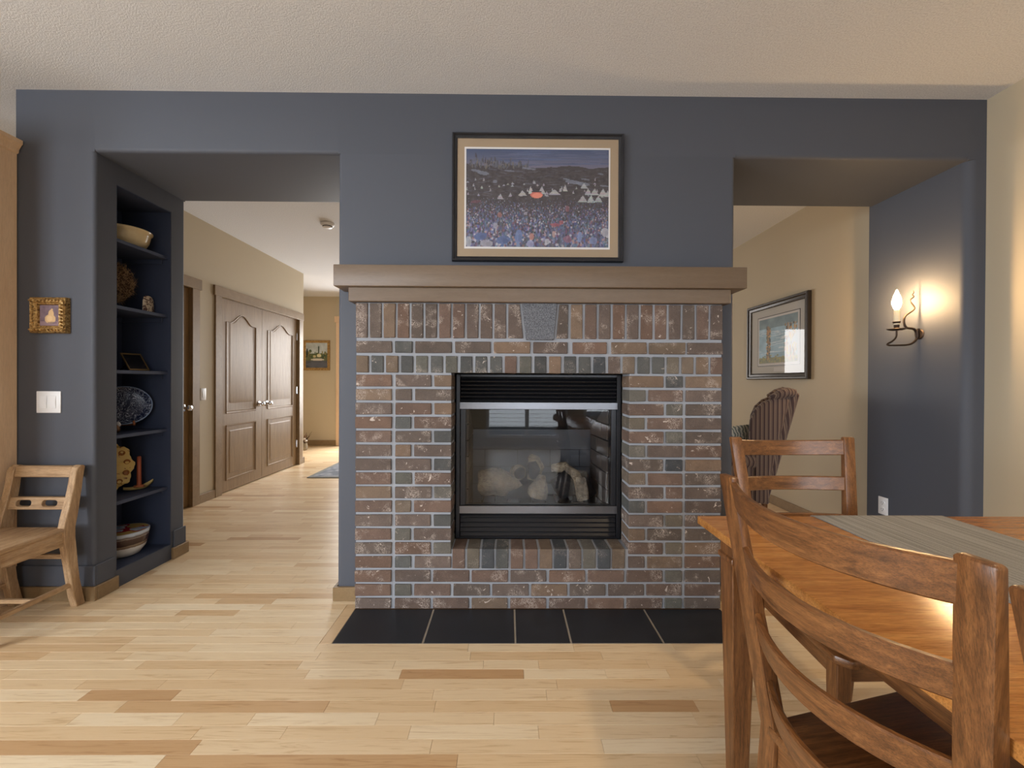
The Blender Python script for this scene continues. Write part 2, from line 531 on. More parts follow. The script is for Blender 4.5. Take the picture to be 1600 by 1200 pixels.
# left pier with the shelf niche (opens to +x)
NX0, NX1, NY0, NY1, NZ0, NZ1 = -2.53, -2.21, .128, .520, .098, 2.278
lp = rpoly(-2.625, 0, NX1, T, R_)
lp = [(-2.625, 0)] * 1 + lp[7:21] + [(-2.625, T)]
wb.prism(lp, 0, NZ0)
wb.prism(lp[:8] + [(NX1, NY0), (NX0, NY0), (NX0, NY1), (NX1, NY1)] + lp[8:], NZ0, NZ1)
wb.prism(lp, NZ1, HDR)
wb.prism([(-2.625, 0), (NX1, 0), (NX1, T), (-2.625, T)], HDR, CEIL)
# right pier
RX = 2.492
q = .045
rp = [(RX + q - q * math.cos(a), q - q * math.sin(a)) for a in [PI / 2 * i / 8 for i in range(9)]] + [(XR + .06, 0), (XR + .06, T), (RX, T)]
wb.prism(rp, 0, HDR)
wb.prism([(RX, 0), (XR + .06, 0), (XR + .06, T), (RX, T)], HDR, CEIL)
# header over the two openings, rounded lower edges
def header(x0, x1):
    r = .02
    pts = [(r - r * math.sin(a), HDR + r - r * math.cos(a)) for a in [PI / 2 * i / 6 for i in range(7)]]   # from bottom to front
    back = [(T - y, z) for (y, z) in pts]
    poly = pts + [(0, CEIL), (T, CEIL)] + back[::-1]
    wb.prism([(p[0], p[1]) for p in poly], x0, x1, 'x')
header(NX1, -.915); header(1.22, RX)
struct('wall_back', wb, M['blue'])
# low painted plinth band round the piers and brown baseboards
def wrap(x0, x1, y0, y1, t, z0, z1, mb, sides='FRBL'):
    if 'F' in sides: mb.box(x0 - t, y0 - t, z0, x1 + t, y0, z1)
    if 'B' in sides: mb.box(x0 - t, y1, z0, x1 + t, y1 + t, z1)
    if 'L' in sides: mb.box(x0 - t, y0, z0, x0, y1, z1)
    if 'R' in sides: mb.box(x1, y0, z0, x1 + t, y1, z1)
    return mb
pl = MB()
pl.box(-2.625, -.010, .075, NX1 + .010, 0, .185).box(NX1, 0, .075, NX1 + .010, .112, .185).box(NX1, .536, .075, NX1 + .010, T, .185)
struct('trim_1', pl, M['blue'], bevel=.003)
bb = MB()
bb.box(-2.625, -.018, 0, NX1 + .018, 0, .075).box(NX1, 0, 0, NX1 + .018, .128, .075)
bb.box(NX1, .520, 0, NX1 + .018, T + .018, .075)
struct('baseboard_left', bb, M['trimwood'], bevel=.003)
bb = MB()
bb.box(-.933, -.018, 0, -.79, 0, .075).box(1.113, -.018, 0, 1.238, 0, .075)
bb.box(-.933, 0, 0, -.915, T + .018, .075).box(1.22, 0, 0, 1.238, T + .018, .075)
struct('baseboard_center', bb, M['trimwood'], bevel=.003)
bb = MB().box(RX - .015, .03, 0, RX, T, .085).box(XR - .015, -5.4, 0, XR, -.0, .085).box(XR - .015, T, 0, XR, 5.4, .085)
struct('baseboard_right', bb, M['trimwood'], bevel=.003)

# tan walls
struct('wall_right', MB().box(XR, YN, 0, XR + .12, 0, CEIL).box(XR, T, 0, XR + .12, YF, CEIL), M['tan'])
HXW = -2.95
D1 = (.92, 1.705); D2 = (2.105, 3.745); DH = 2.04
wh = MB()
for a, b in ((.70, D1[0]), (D1[1], D2[0]), (D2[1], 3.885)):
    wh.box(HXW - .12, a, 0, HXW, b, CEIL)
for a, b in (D1, D2):
    wh.box(HXW - .12, a, DH, HXW, b, CEIL)
wh.box(XL, .70, 0, HXW - .12, .82, CEIL).box(XL, 3.765, 0, HXW - .12, 3.885, CEIL)
struct('wall_hall', wh, M['tan'])
# far wall with a glazed doorway and a window
wf = MB()
FD = (-3.03, -1.6, 2.25); FWN = (-1.25, .05, .8, 2.2)
wf.box(XL, YF, 0, FD[0], YF + .12, CEIL).box(FD[0], YF, FD[2], FD[1], YF + .12, CEIL).box(FD[1], YF, 0, FWN[0], YF + .12, CEIL)
wf.box(FWN[0], YF, 0, FWN[1], YF + .12, FWN[2]).box(FWN[0], YF, FWN[3], FWN[1], YF + .12, CEIL).box(FWN[1], YF, 0, XR, YF + .12, CEIL)
struct('wall_far', wf, M['tan'])
# room behind the camera
wr = MB()
WN = [(-4.4, -3.3, 1.1, 2.6), (-.4, 1.1, .15, 2.25), (1.4, 2.4, .5, 2.2)]
x = XL
for (a, b, z0, z1) in WN:
    wr.box(x, YN - .12, 0, a, YN, CEIL)
    wr.box(a, YN - .12, 0, b, YN, z0)
    if z1 < CEIL: wr.box(a, YN - .12, z1, b, YN, CEIL)
    x = b
wr.box(x, YN - .12, 0, XR, YN, CEIL)
struct('wall_rear', wr, M['tan'])
LW = (-4.35, -2.25, .35, 2.35)
struct('wall_left', MB().box(XL - .12, YN, 0, XL, LW[0], CEIL).box(XL - .12, LW[1], 0, XL, YF, CEIL).box(XL - .12, LW[0], 0, XL, LW[1], LW[2]).box(XL - .12, LW[0], LW[3], XL, LW[1], CEIL), M['tan'])
struct('window_4', MB().box(XL - .06, LW[0], LW[2], XL + .03, LW[0] + .05, LW[3]).box(XL - .06, LW[1] - .05, LW[2], XL + .03, LW[1], LW[3]).box(XL - .06, LW[0] + .05, LW[2], XL + .03, LW[1] - .05, LW[2] + .05).box(XL - .06, LW[0] + .05, LW[3] - .05, XL + .03, LW[1] - .05, LW[3]).box(XL - .06, (LW[0] + LW[1]) / 2 - .03, LW[2] + .05, XL + .03, (LW[0] + LW[1]) / 2 + .03, LW[3] - .05), M['white_plastic'])
for i, (a, b, z0, z1) in enumerate(WN):
    m = MB()
    for (x0, x1, za, zb) in ((a, a + .05, z0, z1), (b - .05, b, z0, z1), (a, b, z0, z0 + .05), (a, b, z1 - .05, z1)):
        m.box(x0, YN - .02, za, x1, YN + .035, zb)
    m.box((a + b) / 2 - .035, YN - .02, z0, (a + b) / 2 + .035, YN + .035, z1)
    w = struct('window_%d' % (i + 1), m, M['white_plastic'])
    bl = MB()
    nb = int((z1 - z0 - .12) / .075)
    for j in range(nb):
        z = z1 - .08 - j * .075
        bl.box(a + .05, YN + .04, z, b - .05, YN + .08, z + .004)
    part('blind', bl, M['white_plastic'], w)

# hall doors and their casings
def arch_outline(y0, y1, z0, z1, rise, n=20):
    pts = [(y0, z0), (y1, z0)]
    for i in range(n + 1):
        t = i / n
        yy = y1 + (y0 - y1) * t
        s = abs(2 * t - 1)
        zz = z1 - rise + rise * (0.5 + 0.5 * math.cos(PI * min(1, s / .78)))
        pts.append((yy, zz))
    return pts
def inset(poly, d):
    cy = sum(p[0] for p in poly) / len(poly); cz = sum(p[1] for p in poly) / len(poly)
    y0, y1 = min(p[0] for p in poly), max(p[0] for p in poly); z0, z1 = min(p[1] for p in poly), max(p[1] for p in poly)
    return [(cy + (p[0] - cy) * (1 - 2 * d / (y1 - y0)), cz + (p[1] - cz) * (1 - 2 * d / (z1 - z0))) for p in poly]
def door_leaf(parent, y0, y1, xf):
    w = y1 - y0; st = .125
    rect = [(y0, .008), (y1, .008), (y1, DH - .004), (y0, DH - .004)]
    up = arch_outline(y0 + st, y1 - st, .84, 1.90, .10)
    lo = [(y0 + st, .13), (y1 - st, .13), (y1 - st, .70), (y0 + st, .70)]
    leaf = part('door_leaf', plate([rect, up[::-1], lo[::-1]], xf - .02, xf, 'x'), M['doorwood'], parent)
    back = MB().box(xf - .04, y0, .008, xf - .02, y1, DH - .004)
    part('door_core', back, M['doorwood'], leaf)
    for ol in (up, lo):
        mb = MB()
        oo, o0, o1, o2, o3 = inset(ol, -.010), inset(ol, .004), inset(ol, .016), inset(ol, .028), inset(ol, .062)
        rings = [[(xf - d, p[0], p[1]) for p in o_] for d, o_ in ((.004, oo), (-.007, inset(ol, -.004)), (-.006, o0), (.017, o1), (.017, o2), (.001, o3))]
        mb.loft(rings, True)
        part('panel', mb, M['doorwood'], leaf, smooth=20)
    return leaf
def knob(parent, x, y, z):
    mb = MB()
    prof = [(.031, 0), (.031, .006), (.014, .010), (.011, .030), (.016, .034), (.027, .044), (.029, .054), (.024, .064), (.010, .069), (.001, .070)]
    mb.lathe(prof, n=16)
    mb.xf(Matrix.Translation((x, y, z)) @ Matrix.Rotation(PI / 2, 4, 'Y'))
    part('knob', mb, M['chrome'], parent)
def hinge(parent, x, y, z):
    mb = MB().tube([(x + .006, y, z - .05), (x + .006, y, z + .05)], .007, 8).box(x, y - .016, z - .045, x + .003, y + .016, z + .045)
    part('hinge', mb, M['chrome'], parent)
d1 = bpy.data.objects.new('door_1', None); COL.objects.link(d1); d1['kind'] = 'structure'
lf = door_leaf(d1, D1[0] + .004, D1[1] - .004, HXW - .02)
knob(lf, HXW - .02, 1.642, .925)
d2 = bpy.data.objects.new('door_2', None); COL.objects.link(d2); d2['kind'] = 'structure'
ym = 2.885
l1 = door_leaf(d2, D2[0] + .004, ym - .002, HXW - .02)
l2 = door_leaf(d2, ym + .002, D2[1] - .004, HXW - .02)
knob(l1, HXW - .02, ym - .062, .905); knob(l2, HXW - .02, ym + .10, .905)
for z in (.3, 1.05, 1.80):
    hinge(l1, HXW - .019, D2[0] + .02, z); hinge(l2, HXW - .019, D2[1] - .014, z)
for nm, (a, b), ex in (('trim_2', D1, .02), ('trim_3', D2, .02)):
    c = MB()
    c.box(HXW, a - .09, 0, HXW + .018, a + .004, DH).box(HXW, b - .004, 0, HXW + .018, b + .09, DH)
    c.box(HXW, a - .09 - ex, DH - .004, HXW + .024, b + .09 + ex, DH + .095)
    c.box(HXW - .05, a, 0, HXW, a + .004, DH).box(HXW - .05, b - .004, 0, HXW, b, DH)
    struct(nm, c, M['trimwood'], bevel=.002)
bb = MB().box(HXW, D1[1] + .09, 0, HXW + .015, D2[0] - .09, .085).box(HXW, D2[1] + .09, 0, HXW + .015, 3.90, .085).box(HXW - .1, 3.885, 0, HXW + .015, 3.9, .085)
bb.box(XL, 3.885, 0, HXW - .1, 3.9, .085)
struct('baseboard_hall', bb, M['trimwood'], bevel=.002)
bb = MB().box(XL, YF - .015, 0, FD[0] - .11, YF, .10).box(FD[1] + .11, YF - .015, 0, XR, YF, .10)
struct('baseboard_far', bb, M['trimwood'], bevel=.002)
c = MB().box(FD[0] - .11, YF - .02, 0, FD[0], YF, FD[2]).box(FD[1], YF - .02, 0, FD[1] + .11, YF, FD[2]).box(FD[0] - .14, YF - .025, FD[2], FD[1] + .14, YF, FD[2] + .11)
struct('trim_4', c, M['maple'], bevel=.002)

# glazed front door with a sidelight at the end of the hall
d3 = bpy.data.objects.new('door_3', None); COL.objects.link(d3); d3['kind'] = 'structure'
yd0, yd1 = YF + .04, YF + .085
for (a, b) in ((FD[0] + .03, FD[0] + .95), (FD[0] + 1.02, FD[1] - .03)):
    f = MB().box(a, yd0, .01, a + .11, yd1, FD[2] - .02).box(b - .11, yd0, .01, b, yd1, FD[2] - .02).box(a + .11, yd0, .01, b - .11, yd1, .24).box(a + .11, yd0, FD[2] - .14, b - .11, yd1, FD[2] - .02)
    lf = part('door_leaf', f, M['doorwood'], d3, bevel=.003)
    part('pane', MB().box(a + .11, YF + .06, .24, b - .11, YF + .065, FD[2] - .14), M['glass'], lf)
    for k in range(1, 4):
        z = .24 + (FD[2] - .38) * k / 4
        part('muntin', MB().box(a + .11, YF + .05, z - .012, b - .11, YF + .075, z + .012), M['doorwood'], lf)
knob(d3, 0, 0, 0)
kb = [o for o in d3.children if o.name.startswith('knob')][0]
kb.matrix_local = Matrix.Translation((FD[0] + .89, yd0, .95)) @ Matrix.Rotation(-PI / 2, 4, 'Z')
jm = MB().box(FD[0], YF, 0, FD[0] + .03, YF + .12, FD[2]).box(FD[1] - .03, YF, 0, FD[1], YF + .12, FD[2]).box(FD[0] + .95, YF, 0, FD[0] + 1.02, YF + .12, FD[2] - .02).box(FD[0] + .03, YF, FD[2] - .02, FD[1] - .03, YF + .12, FD[2])
struct('trim_5', jm, M['maple'])

# ------------------------------------------------------------------ fireplace brickwork
YB = -.095                                    # brick face plane
def bx(p): return -.787 + (p - 555) * .003312
def bz(p): return 1.581 - (p - 474) * .003308
fire = thing('brick_fireplace', 'red-brown brick fireplace surround with pale grey mortar and a grey keystone', 'fireplace', (.162, 0, 0), world=True)
OX0, OX1, OZ0, OZ1 = bx(704.5), bx(982), bz(857.5), bz(583)        # opening
core = MB()
ym0 = YB + .009
core.box(bx(555) + .002, ym0, 0, OX0 - .004, -.001, 1.583).box(OX1 + .004, ym0, 0, bx(1128) - .002, -.001, 1.583)
core.box(OX0 - .004, ym0, OZ1 + .004, OX1 + .004, -.001, 1.583).box(OX0 - .004, ym0, 0, OX1 + .004, -.001, OZ0 - .004)
part('mortar', core, M['mortar'], fire, smooth=0)
# returns of the opening
ret = MB()
ret.box(OX0 - .08, -.001, OZ0 - .06, OX0 - .004, .055, OZ1 + .07).box(OX1 + .004, -.001, OZ0 - .06, OX1 + .08, .055, OZ1 + .07)
ret.box(OX0 - .004, -.001, OZ1 + .004, OX1 + .004, .055, OZ1 + .07).box(OX0 - .004, -.001, OZ0 - .06, OX1 + .004, .055, OZ0 - .004)
part('mortar', ret, M['mortar'], fire, smooth=0)
RED = [srgb(107, 90, 81), srgb(111, 92, 82), srgb(102, 89, 82), srgb(100, 89, 82), srgb(113, 92, 80), srgb(106, 93, 86)]
GREY = [srgb(102, 98, 91), srgb(90, 90, 88), srgb(107, 99, 88), srgb(98, 96, 89), srgb(113, 100, 88)]
DARK = [srgb(74, 76, 79), srgb(81, 81, 80)]
TANB = [srgb(122, 104, 89), srgb(115, 100, 86), srgb(124, 104, 88)]
brick_cache = {}
br = random.Random(5)
nbricks = 0
def brick(x0, x1, z0, z1, kind, depth=None, ypos=None, poly=None):
    """kind: s stretcher, h header, d soldier"""
    global nbricks
    y0 = (YB if ypos is None else ypos) + br.uniform(-.0025, .002)
    dep = .088 if depth is None else depth
    w, h = x1 - x0, z1 - z0
    key = (round(w / .003), round(h / .003), round(dep, 3), br.randrange(3)) if poly is None else None
    me = brick_cache.get(key) if key else None
    if me is None:
        mb = MB()
        if poly: mb.prism([(px - x0, pz - z0) for px, pz in poly], 0, dep, 'y')
        else: mb.box(0, 0, 0, w, dep, h)
        q = random.Random(nbricks)
        mb.fn(lambda X, Y, Z: (X + q.uniform(-.0012, .0012), Y + q.uniform(-.0012, .0012), Z + q.uniform(-.0012, .0012)))
        me = mb.mesh('brick', .0028, 1, 30)
        me.materials.append(M['brick'])
        if key: brick_cache[key] = me
    o = link('brick', me, None, fire, Vector((x0, y0, z0)) - OFF[fire.name])
    r = br.random()
    if kind == 'h':
        pal = GREY if r < .5 else DARK if r < .68 else TANB if r < .88 else RED
        al = .35 if br.random() < .6 else .85
    else:
        pal = RED if r < .85 else TANB
        al = 1.0
    c = br.choice(pal)
    k = br.uniform(.88, 1.1)
    o.color = (c[0] * k, c[1] * k, c[2] * k, al)
    nbricks += 1
    return o
# soldier course either side of the keystone
zt, zb_ = bz(474.5), bz(528)
for i in range(12):
    xa = 555 + i * 21.55
    wd = 18.2
    if i == 11:
        brick(bx(xa), bx(815), zb_, zt, 'd', poly=[(bx(xa), zb_), (bx(815.5), zb_), (bx(810), zt), (bx(xa), zt)])
    else:
        brick(bx(xa), bx(xa + wd), zb_, zt, 'd')
for i in range(12):
    xa = 1109.5 - i * 21.95
    if i == 11:
        brick(bx(866), bx(886), zb_, zt, 'd', poly=[(bx(867), zb_), (bx(885.5), zb_), (bx(885.5), zt), (bx(872), zt)])
    else:
        brick(bx(xa), bx(xa + 18.4), zb_, zt, 'd')
ks = MB().prism([(bx(820), bz(530.5)), (bx(863.5), bz(530.5)), (bx(868.5), bz(473)), (bx(813), bz(473))], YB - .004, -.0015, 'y')
def cast_stone():
    m, nt, b = mat('grey_cast_stone')
    n = tex(nt, coords(nt), 170, 3, .7)
    L(nt, ramp(nt, n, [(.36, srgb(74, 75, 82)), (.5, srgb(102, 104, 110)), (.66, srgb(128, 130, 136))]), b.inputs['Base Color'])
    b.inputs['Roughness'].default_value = .95
    bump(nt, b, n, .8, .004)
    return m
M['keystone'] = cast_stone()
part('keystone', ks, M['keystone'], fire, bevel=.003, label='grey wedge-shaped keystone')
# stretcher course
z1, z0 = bz(533.5), bz(551.5)
for a, b in ((555.5, 611), (616, 643), (647, 704), (709.5, 765), (770, 826.5), (831, 885), (893, 946), (953.5, 1008.5), (1013, 1069), (1073, 1128)):
    brick(bx(a), bx(b), z0, z1, 's' if b - a > 40 else 'h')
# header course over the opening
z1, z0 = bz(556), bz(582.3)
for i in range(25):
    a = 556 + i * 23.1 if i < 24 else 1110
    d = .148 if 700 < a < 985 else None
    brick(bx(a), bx(min(a + 18.6, 1128)), z0, z1, 'h', d)
# fourteen courses beside the opening, three below
for r in range(17):
    zt = bz(586 + r * 21.82); zb_ = zt - .0595
    if r == 16: zb_ = .003
    rj = lambda: br.uniform(-.8, .8)
    brick(bx(555 + rj() * .7), bx(611), zb_, zt, 's')
    brick(bx(1071), bx(1127.5 + rj() * .7), zb_, zt, 's')
    if r < 14:
        n = r >= 13
        de = None if n else .148
        if r % 2 == 0:
            m_ = 673 + rj()
            brick(bx(617), bx(m_), zb_, zt, 's'); brick(bx(m_ + 4.5), bx(704.5), zb_, zt, 'h', de)
            m_ = 1036 + rj()
            brick(bx(982), bx(m_), zb_, zt, 's', de); brick(bx(m_ + 4.5), bx(1066), zb_, zt, 'h')
        else:
            m_ = 642 + rj()
            brick(bx(617), bx(m_), zb_, zt, 'h'); brick(bx(m_ + 5), bx(704.5), zb_, zt, 's', de)
            m_ = 1007 + rj()
            brick(bx(982), bx(m_), zb_, zt, 'h', de); brick(bx(m_ + 4.5), bx(1066), zb_, zt, 's')
    else:
        if r == 15: js = [617, 645, 706, 767, 828, 888.5, 949, 1009, 1068.5]
        else: js = [617, 674.5, 735, 795.5, 856, 916.5, 977.5, 1038, 1068.5]
        for i in range(8):
            a = js[i] + (0 if i == 0 else 2)
            b = js[i + 1] - 2.2
            brick(bx(a), bx(b), zb_, zt, 's' if b - a > 40 else 'h')
# rowlock sill
for i in range(12):
    a = 706.6 + i * 22.75
    brick(bx(a), bx(a + 19.4), bz(888), bz(857.5), 'h', .15, YB - .002)

# mantel
mt = thing('mantel_shelf', 'long tan wooden mantel beam above the brick fireplace', 'mantel', (.162, 0, 1.58), world=True)
part('mantel_beam', MB().box(-.882, -.148, 1.656, 1.208, 0, 1.764), M['mantel'], mt, bevel=.004, seg=2)
part('mantel_moulding', MB().box(-.815, -.122, 1.584, 1.138, 0, 1.656), M['mantel'], mt, bevel=.003)

# hearth of slate tiles
he = thing('tiled_hearth', 'black slate tile hearth pad with pale grout lines before the brick fireplace', 'hearth', (.16, -.24, 0), world=True)
part('grout', MB().box(HX0, HY0, -.005, HX1, -.098, .0005), M['grout'], he, smooth=0)
jx = [HX0, -.3795, .0375, .2895, .708, HX1]
for i in range(5):
    part('tile', MB().box(jx[i] + (.0045 if i else .001), HY0 + .001, -.004, jx[i + 1] - (.0045 if i < 4 else .001), -.099, .0022), M['slate'], he, bevel=.0012)

# ------------------------------------------------------------------ gas insert
GX0, GX1, GZ0, GZ1 = OX0 + .006, OX1 - .004, OZ0 + .001, OZ1 - .002
ins = thing('gas_fireplace_insert', 'black gas fireplace insert with louvers, steel bars and a glass front', 'fireplace insert', (.16, .05, GZ0), world=True)
fr = MB()
fr.box(GX0, .050, GZ0, GX0 + .022, .10, GZ1).box(GX1 - .022, .050, GZ0, GX1, .10, GZ1)
fr.box(GX0 + .022, .050, GZ1 - .015, GX1 - .022, .10, GZ1).box(GX0 + .022, .050, GZ0, GX1 - .022, .10, GZ0 + .012)
part('frame', fr, M['black_metal'], ins, bevel=.002)
lx0, lx1 = GX0 + .024, GX1 - .024
ZT0, ZT1 = 1.026, 1.066          # upper steel bar
ZB0, ZB1 = .452, .496
def louver(z, tilt, hgt, y=.062):
    mb = MB().box(lx0, -.004, -hgt / 2, lx1, .004, hgt / 2)
    mb.xf(Matrix.Translation((0, y + .008, z)) @ Matrix.Rotation(tilt, 4, 'X'))
    part('louver', mb, M['black_metal'], ins, bevel=.001)
for i in range(6):
    louver(1.078 + i * .0215, -1.0, .026)
for i in range(5):
    louver(.332 + i * .0265, -.55, .027)
part('louver_backing', MB().box(lx0, .098, ZT1, lx1, .105, GZ1 - .015).box(lx0, .098, GZ0 + .012, lx1, .105, ZB0), M['dark_gap'], ins)
part('trim_bar', MB().box(lx0 - .005, .044, ZT0, lx1 + .005, .056, ZT1), M['steel'], ins, bevel=.002, label='upper brushed steel bar')
part('trim_bar', MB().box(lx0 - .005, .044, ZB0, lx1 + .005, .056, ZB1), M['steel'], ins, bevel=.002, label='lower brushed steel bar')
part('glass_frame', MB().box(lx0, .058, ZB1, lx0 + .028, .075, ZT0), M['black_metal'], ins, bevel=.001)
part('glass_frame', MB().box(lx1 - .028, .058, ZB1, lx1, .075, ZT0), M['black_metal'], ins, bevel=.001)
part('glass', MB().box(lx0 + .028, .064, ZB1 - .005, lx1 - .028, .068, ZT0 + .005), M['fire_glass'], ins)
# firebox shell, tapering to the back
FB = .46
bx0, bx1 = -.235, .54
fl, fr_ = lx0 + .03, lx1 - .03
FZ = .385
sh = MB()
def wallq(a, b, z0, z1, t=.012):
    (xa, ya), (xb, yb) = a, b
    d = Vector((xb - xa, yb - ya)).normalized(); n = Vector((-d.y, d.x)) * t
    sh.prism([(xa, ya), (xb, yb), (xb + n.x, yb + n.y), (xa + n.x, ya + n.y)], z0, z1)
M['fire_panel'] = plain('grey_firebox_panel', srgb(74, 75, 77), .5, 0, .2, 40, .12)
M['fire_dark'] = plain('dark_firebox_metal', srgb(46, 44, 43), .6, .2, .2, 60)
M['liner'] = plain('grey_refractory_brick', srgb(88, 78, 70), .9, 0, .5, 90, .2)
bp = MB().box(bx0, FB, FZ, bx1, FB + .012, .87)
back = part('back_panel', bp, M['fire_panel'], ins)
sc = MB()
for z in (.52, .63, .74):
    sc.box(bx0 + .01, FB - .0025, z, bx1 - .01, FB, z + .004)
for z, xs in ((.63, (-.05, .16, .37)), (.74, (-.15, .06, .27, .46)), (.52, (.0, .2, .42))):
    for xx in xs: sc.box(xx, FB - .0025, z - .106, xx + .004, FB, z)
part('joint', sc, M['fire_dark'], back)
tp = MB().prism([(.105, ZT0 + .03), (FB + .012, .87), (FB + .012, .882), (.105, ZT0 + .045)], fl, fr_, 'x')
part('top_panel', tp, M['fire_dark'], ins)
part('burner_floor', MB().box(fl, .105, FZ - .012, fr_, FB + .012, FZ), M['liner'], ins)
part('front_ledge', MB().box(fl, .105, FZ, fr_, .125, ZB1 - .004), M['fire_dark'], ins)
for s, (xa, xb) in enumerate(((fl, bx0), (fr_, bx1))):
    sh = MB()
    wallq((xa, .105), (xb, FB), FZ, 1.05, .012 if s == 0 else -.012)
    lin = part('side_liner', sh, M['fire_dark'], ins)
    for r in range(7):
        z0 = FZ + .004 + r * .092
        off = .5 if r % 2 else 0
        for c in (-1, 0, 1, 2):
            t0, t1 = (c + off) * .6, (c + off + 1) * .6
            t0, t1 = max(0, t0), min(1, t1)
            if t1 - t0 < .1: continue
            p = lambda t: Vector((xa + (xb - xa) * t, .108 + (FB - .108) * t))
            a, b = p(t0 + .012), p(t1 - .012)
            d = (b - a).normalized(); n = Vector((d.y, -d.x)) * .010 if s == 0 else Vector((-d.y, d.x)) * .010
            mb = MB().prism([(a.x, a.y), (b.x, b.y), (b.x + n.x, b.y + n.y), (a.x + n.x, a.y + n.y)], z0, z0 + .086)
            part('brick', mb, M['liner'], lin, bevel=.002)
gr = MB()
gy0, gy1, gz = .17, .40, .462
for i in range(9):
    x = -.15 + i * .074
    gr.tube([(x, gy0, FZ), (x, gy0, gz + .03)], .006, 6)
    gr.tube([(x, gy0, gz), (x, gy1, gz)], .006, 6)
gr.tube([(-.17, gy0, gz), (.46, gy0, gz)], .007, 6).tube([(-.17, gy1, gz), (.46, gy1, gz)], .007, 6)
part('log_grate', gr, M['black_metal'], ins)

def log_mat(name, a, b, c, scale):
    m, nt, bs = mat(name)
    v = coords(nt, 'Object')
    n = tex(nt, v, scale, 6, .65, .6)
    fine = tex(nt, coords(nt, 'Object', (30, 60, 110)), 1.2, 5, .7, 1.0)
    L(nt, mixc(nt, .9, ramp(nt, n, [(.3, a), (.5, b), (.72, c)]), ramp(nt, fine, [(.34, (.22, .20, .18, 1)), (.5, (1, 1, 1, 1))]), 'MULTIPLY'), bs.inputs['Base Color'])
    bs.inputs['Roughness'].default_value = .95
    bump(nt, bs, tex(nt, v, 60, 5, .7), .7, .006)
    return m
M['log_pale'] = log_mat('pale_ceramic_log', srgb(70, 62, 54), srgb(140, 124, 102), srgb(172, 155, 128), 13)
M['log_dark'] = log_mat('charred_ceramic_log', srgb(14, 14, 15), srgb(32, 32, 33), srgb(60, 57, 54), 16)
def log_mb(pts, rs, seed, n=18, amp=.014, sub=5):
    P = [Vector(p) for p in pts]
    pp, rr = [], []
    for i in range(len(P) - 1):
        for k in range(sub):
            t = k / sub
            pp.append(P[i].lerp(P[i + 1], t)); rr.append(rs[i] + (rs[i + 1] - rs[i]) * t)
    pp.append(P[-1]); rr.append(rs[-1])
    mb = MB().tube(pp, rr, n, True, .9)
    def f(x, y, z):
        v = noise.noise_vector(Vector((x * 16 + seed, y * 16, z * 16)))
        w = noise.noise_vector(Vector((x * 45 + seed, y * 45, z * 45)))
        return (x + v.x * amp + w.x * amp * .35, y + v.y * amp * .6, z + v.z * amp + w.z * amp * .35)
    return mb.fn(f)
def gas_log(label, pts, rs, seed, dark=False, end=None, base=None):
    b = base or tuple(pts[0])
    o = single('gas_log', log_mb(pts, rs, seed), M['log_dark' if dark else 'log_pale'], label, 'log', b, smooth=50, group='ceramic logs on the grate')
    if end is not None:
        part('charred_end', log_mb(*end, seed + 3, 14, .006, 3), M['log_dark'], o, smooth=50)
    return o
gas_log('dark charred log lying along the back of the firebox', [(-.16, .405, .55), (.1, .41, .565), (.42, .405, .575)], [.036, .038, .036], 1, True)
gas_log('big pale split log with a pointed right end at the left of the grate', [(-.165, .25, .575), (-.09, .245, .585), (-.01, .24, .575), (.05, .235, .565), (.085, .23, .555)], [.075, .088, .068, .035, .008], 2)
gas_log('dark round charred log beneath the pointed pale log', [(-.02, .25, .518), (.06, .25, .528), (.13, .26, .53)], [.04, .05, .04], 3, True)
gas_log('short pale log with round charred end behind the forked log', [(.045, .345, .61), (.06, .30, .625), (.07, .28, .628)], [.045, .05, .05], 4, False, ([(.071, .276, .626), (.074, .262, .624)], [.038, .035]))
gas_log('upright leaning log with dark hollow face in the middle of the fire', [(.165, .325, .59), (.172, .30, .65), (.16, .285, .70), (.14, .275, .735)], [.045, .05, .046, .02], 5, False, ([(.158, .268, .61), (.156, .252, .655), (.143, .246, .70)], [.034, .04, .025]))
gas_log('pale forked log standing at front centre of the grate', [(.172, .216, .512), (.186, .212, .545), (.20, .208, .59), (.205, .212, .63)], [.068, .058, .038, .014], 6)
gas_log('long pale bark log arching down over a dark charred core', [(.27, .30, .655), (.34, .28, .665), (.40, .25, .62), (.425, .22, .55), (.43, .20, .48)], [.03, .034, .034, .034, .03], 7, False, ([(.30, .262, .615), (.34, .245, .565), (.36, .23, .50)], [.06, .075, .06]))
gas_log('short pale upright log with speckled top at front right', [(.435, .168, .505), (.436, .17, .54), (.425, .175, .60), (.41, .18, .625)], [.036, .036, .030, .012], 8)
gas_log('dark charred log leaning against the right firebox wall', [(.465, .36, .60), (.485, .30, .55), (.50, .245, .50)], [.03, .034, .034], 9, True)

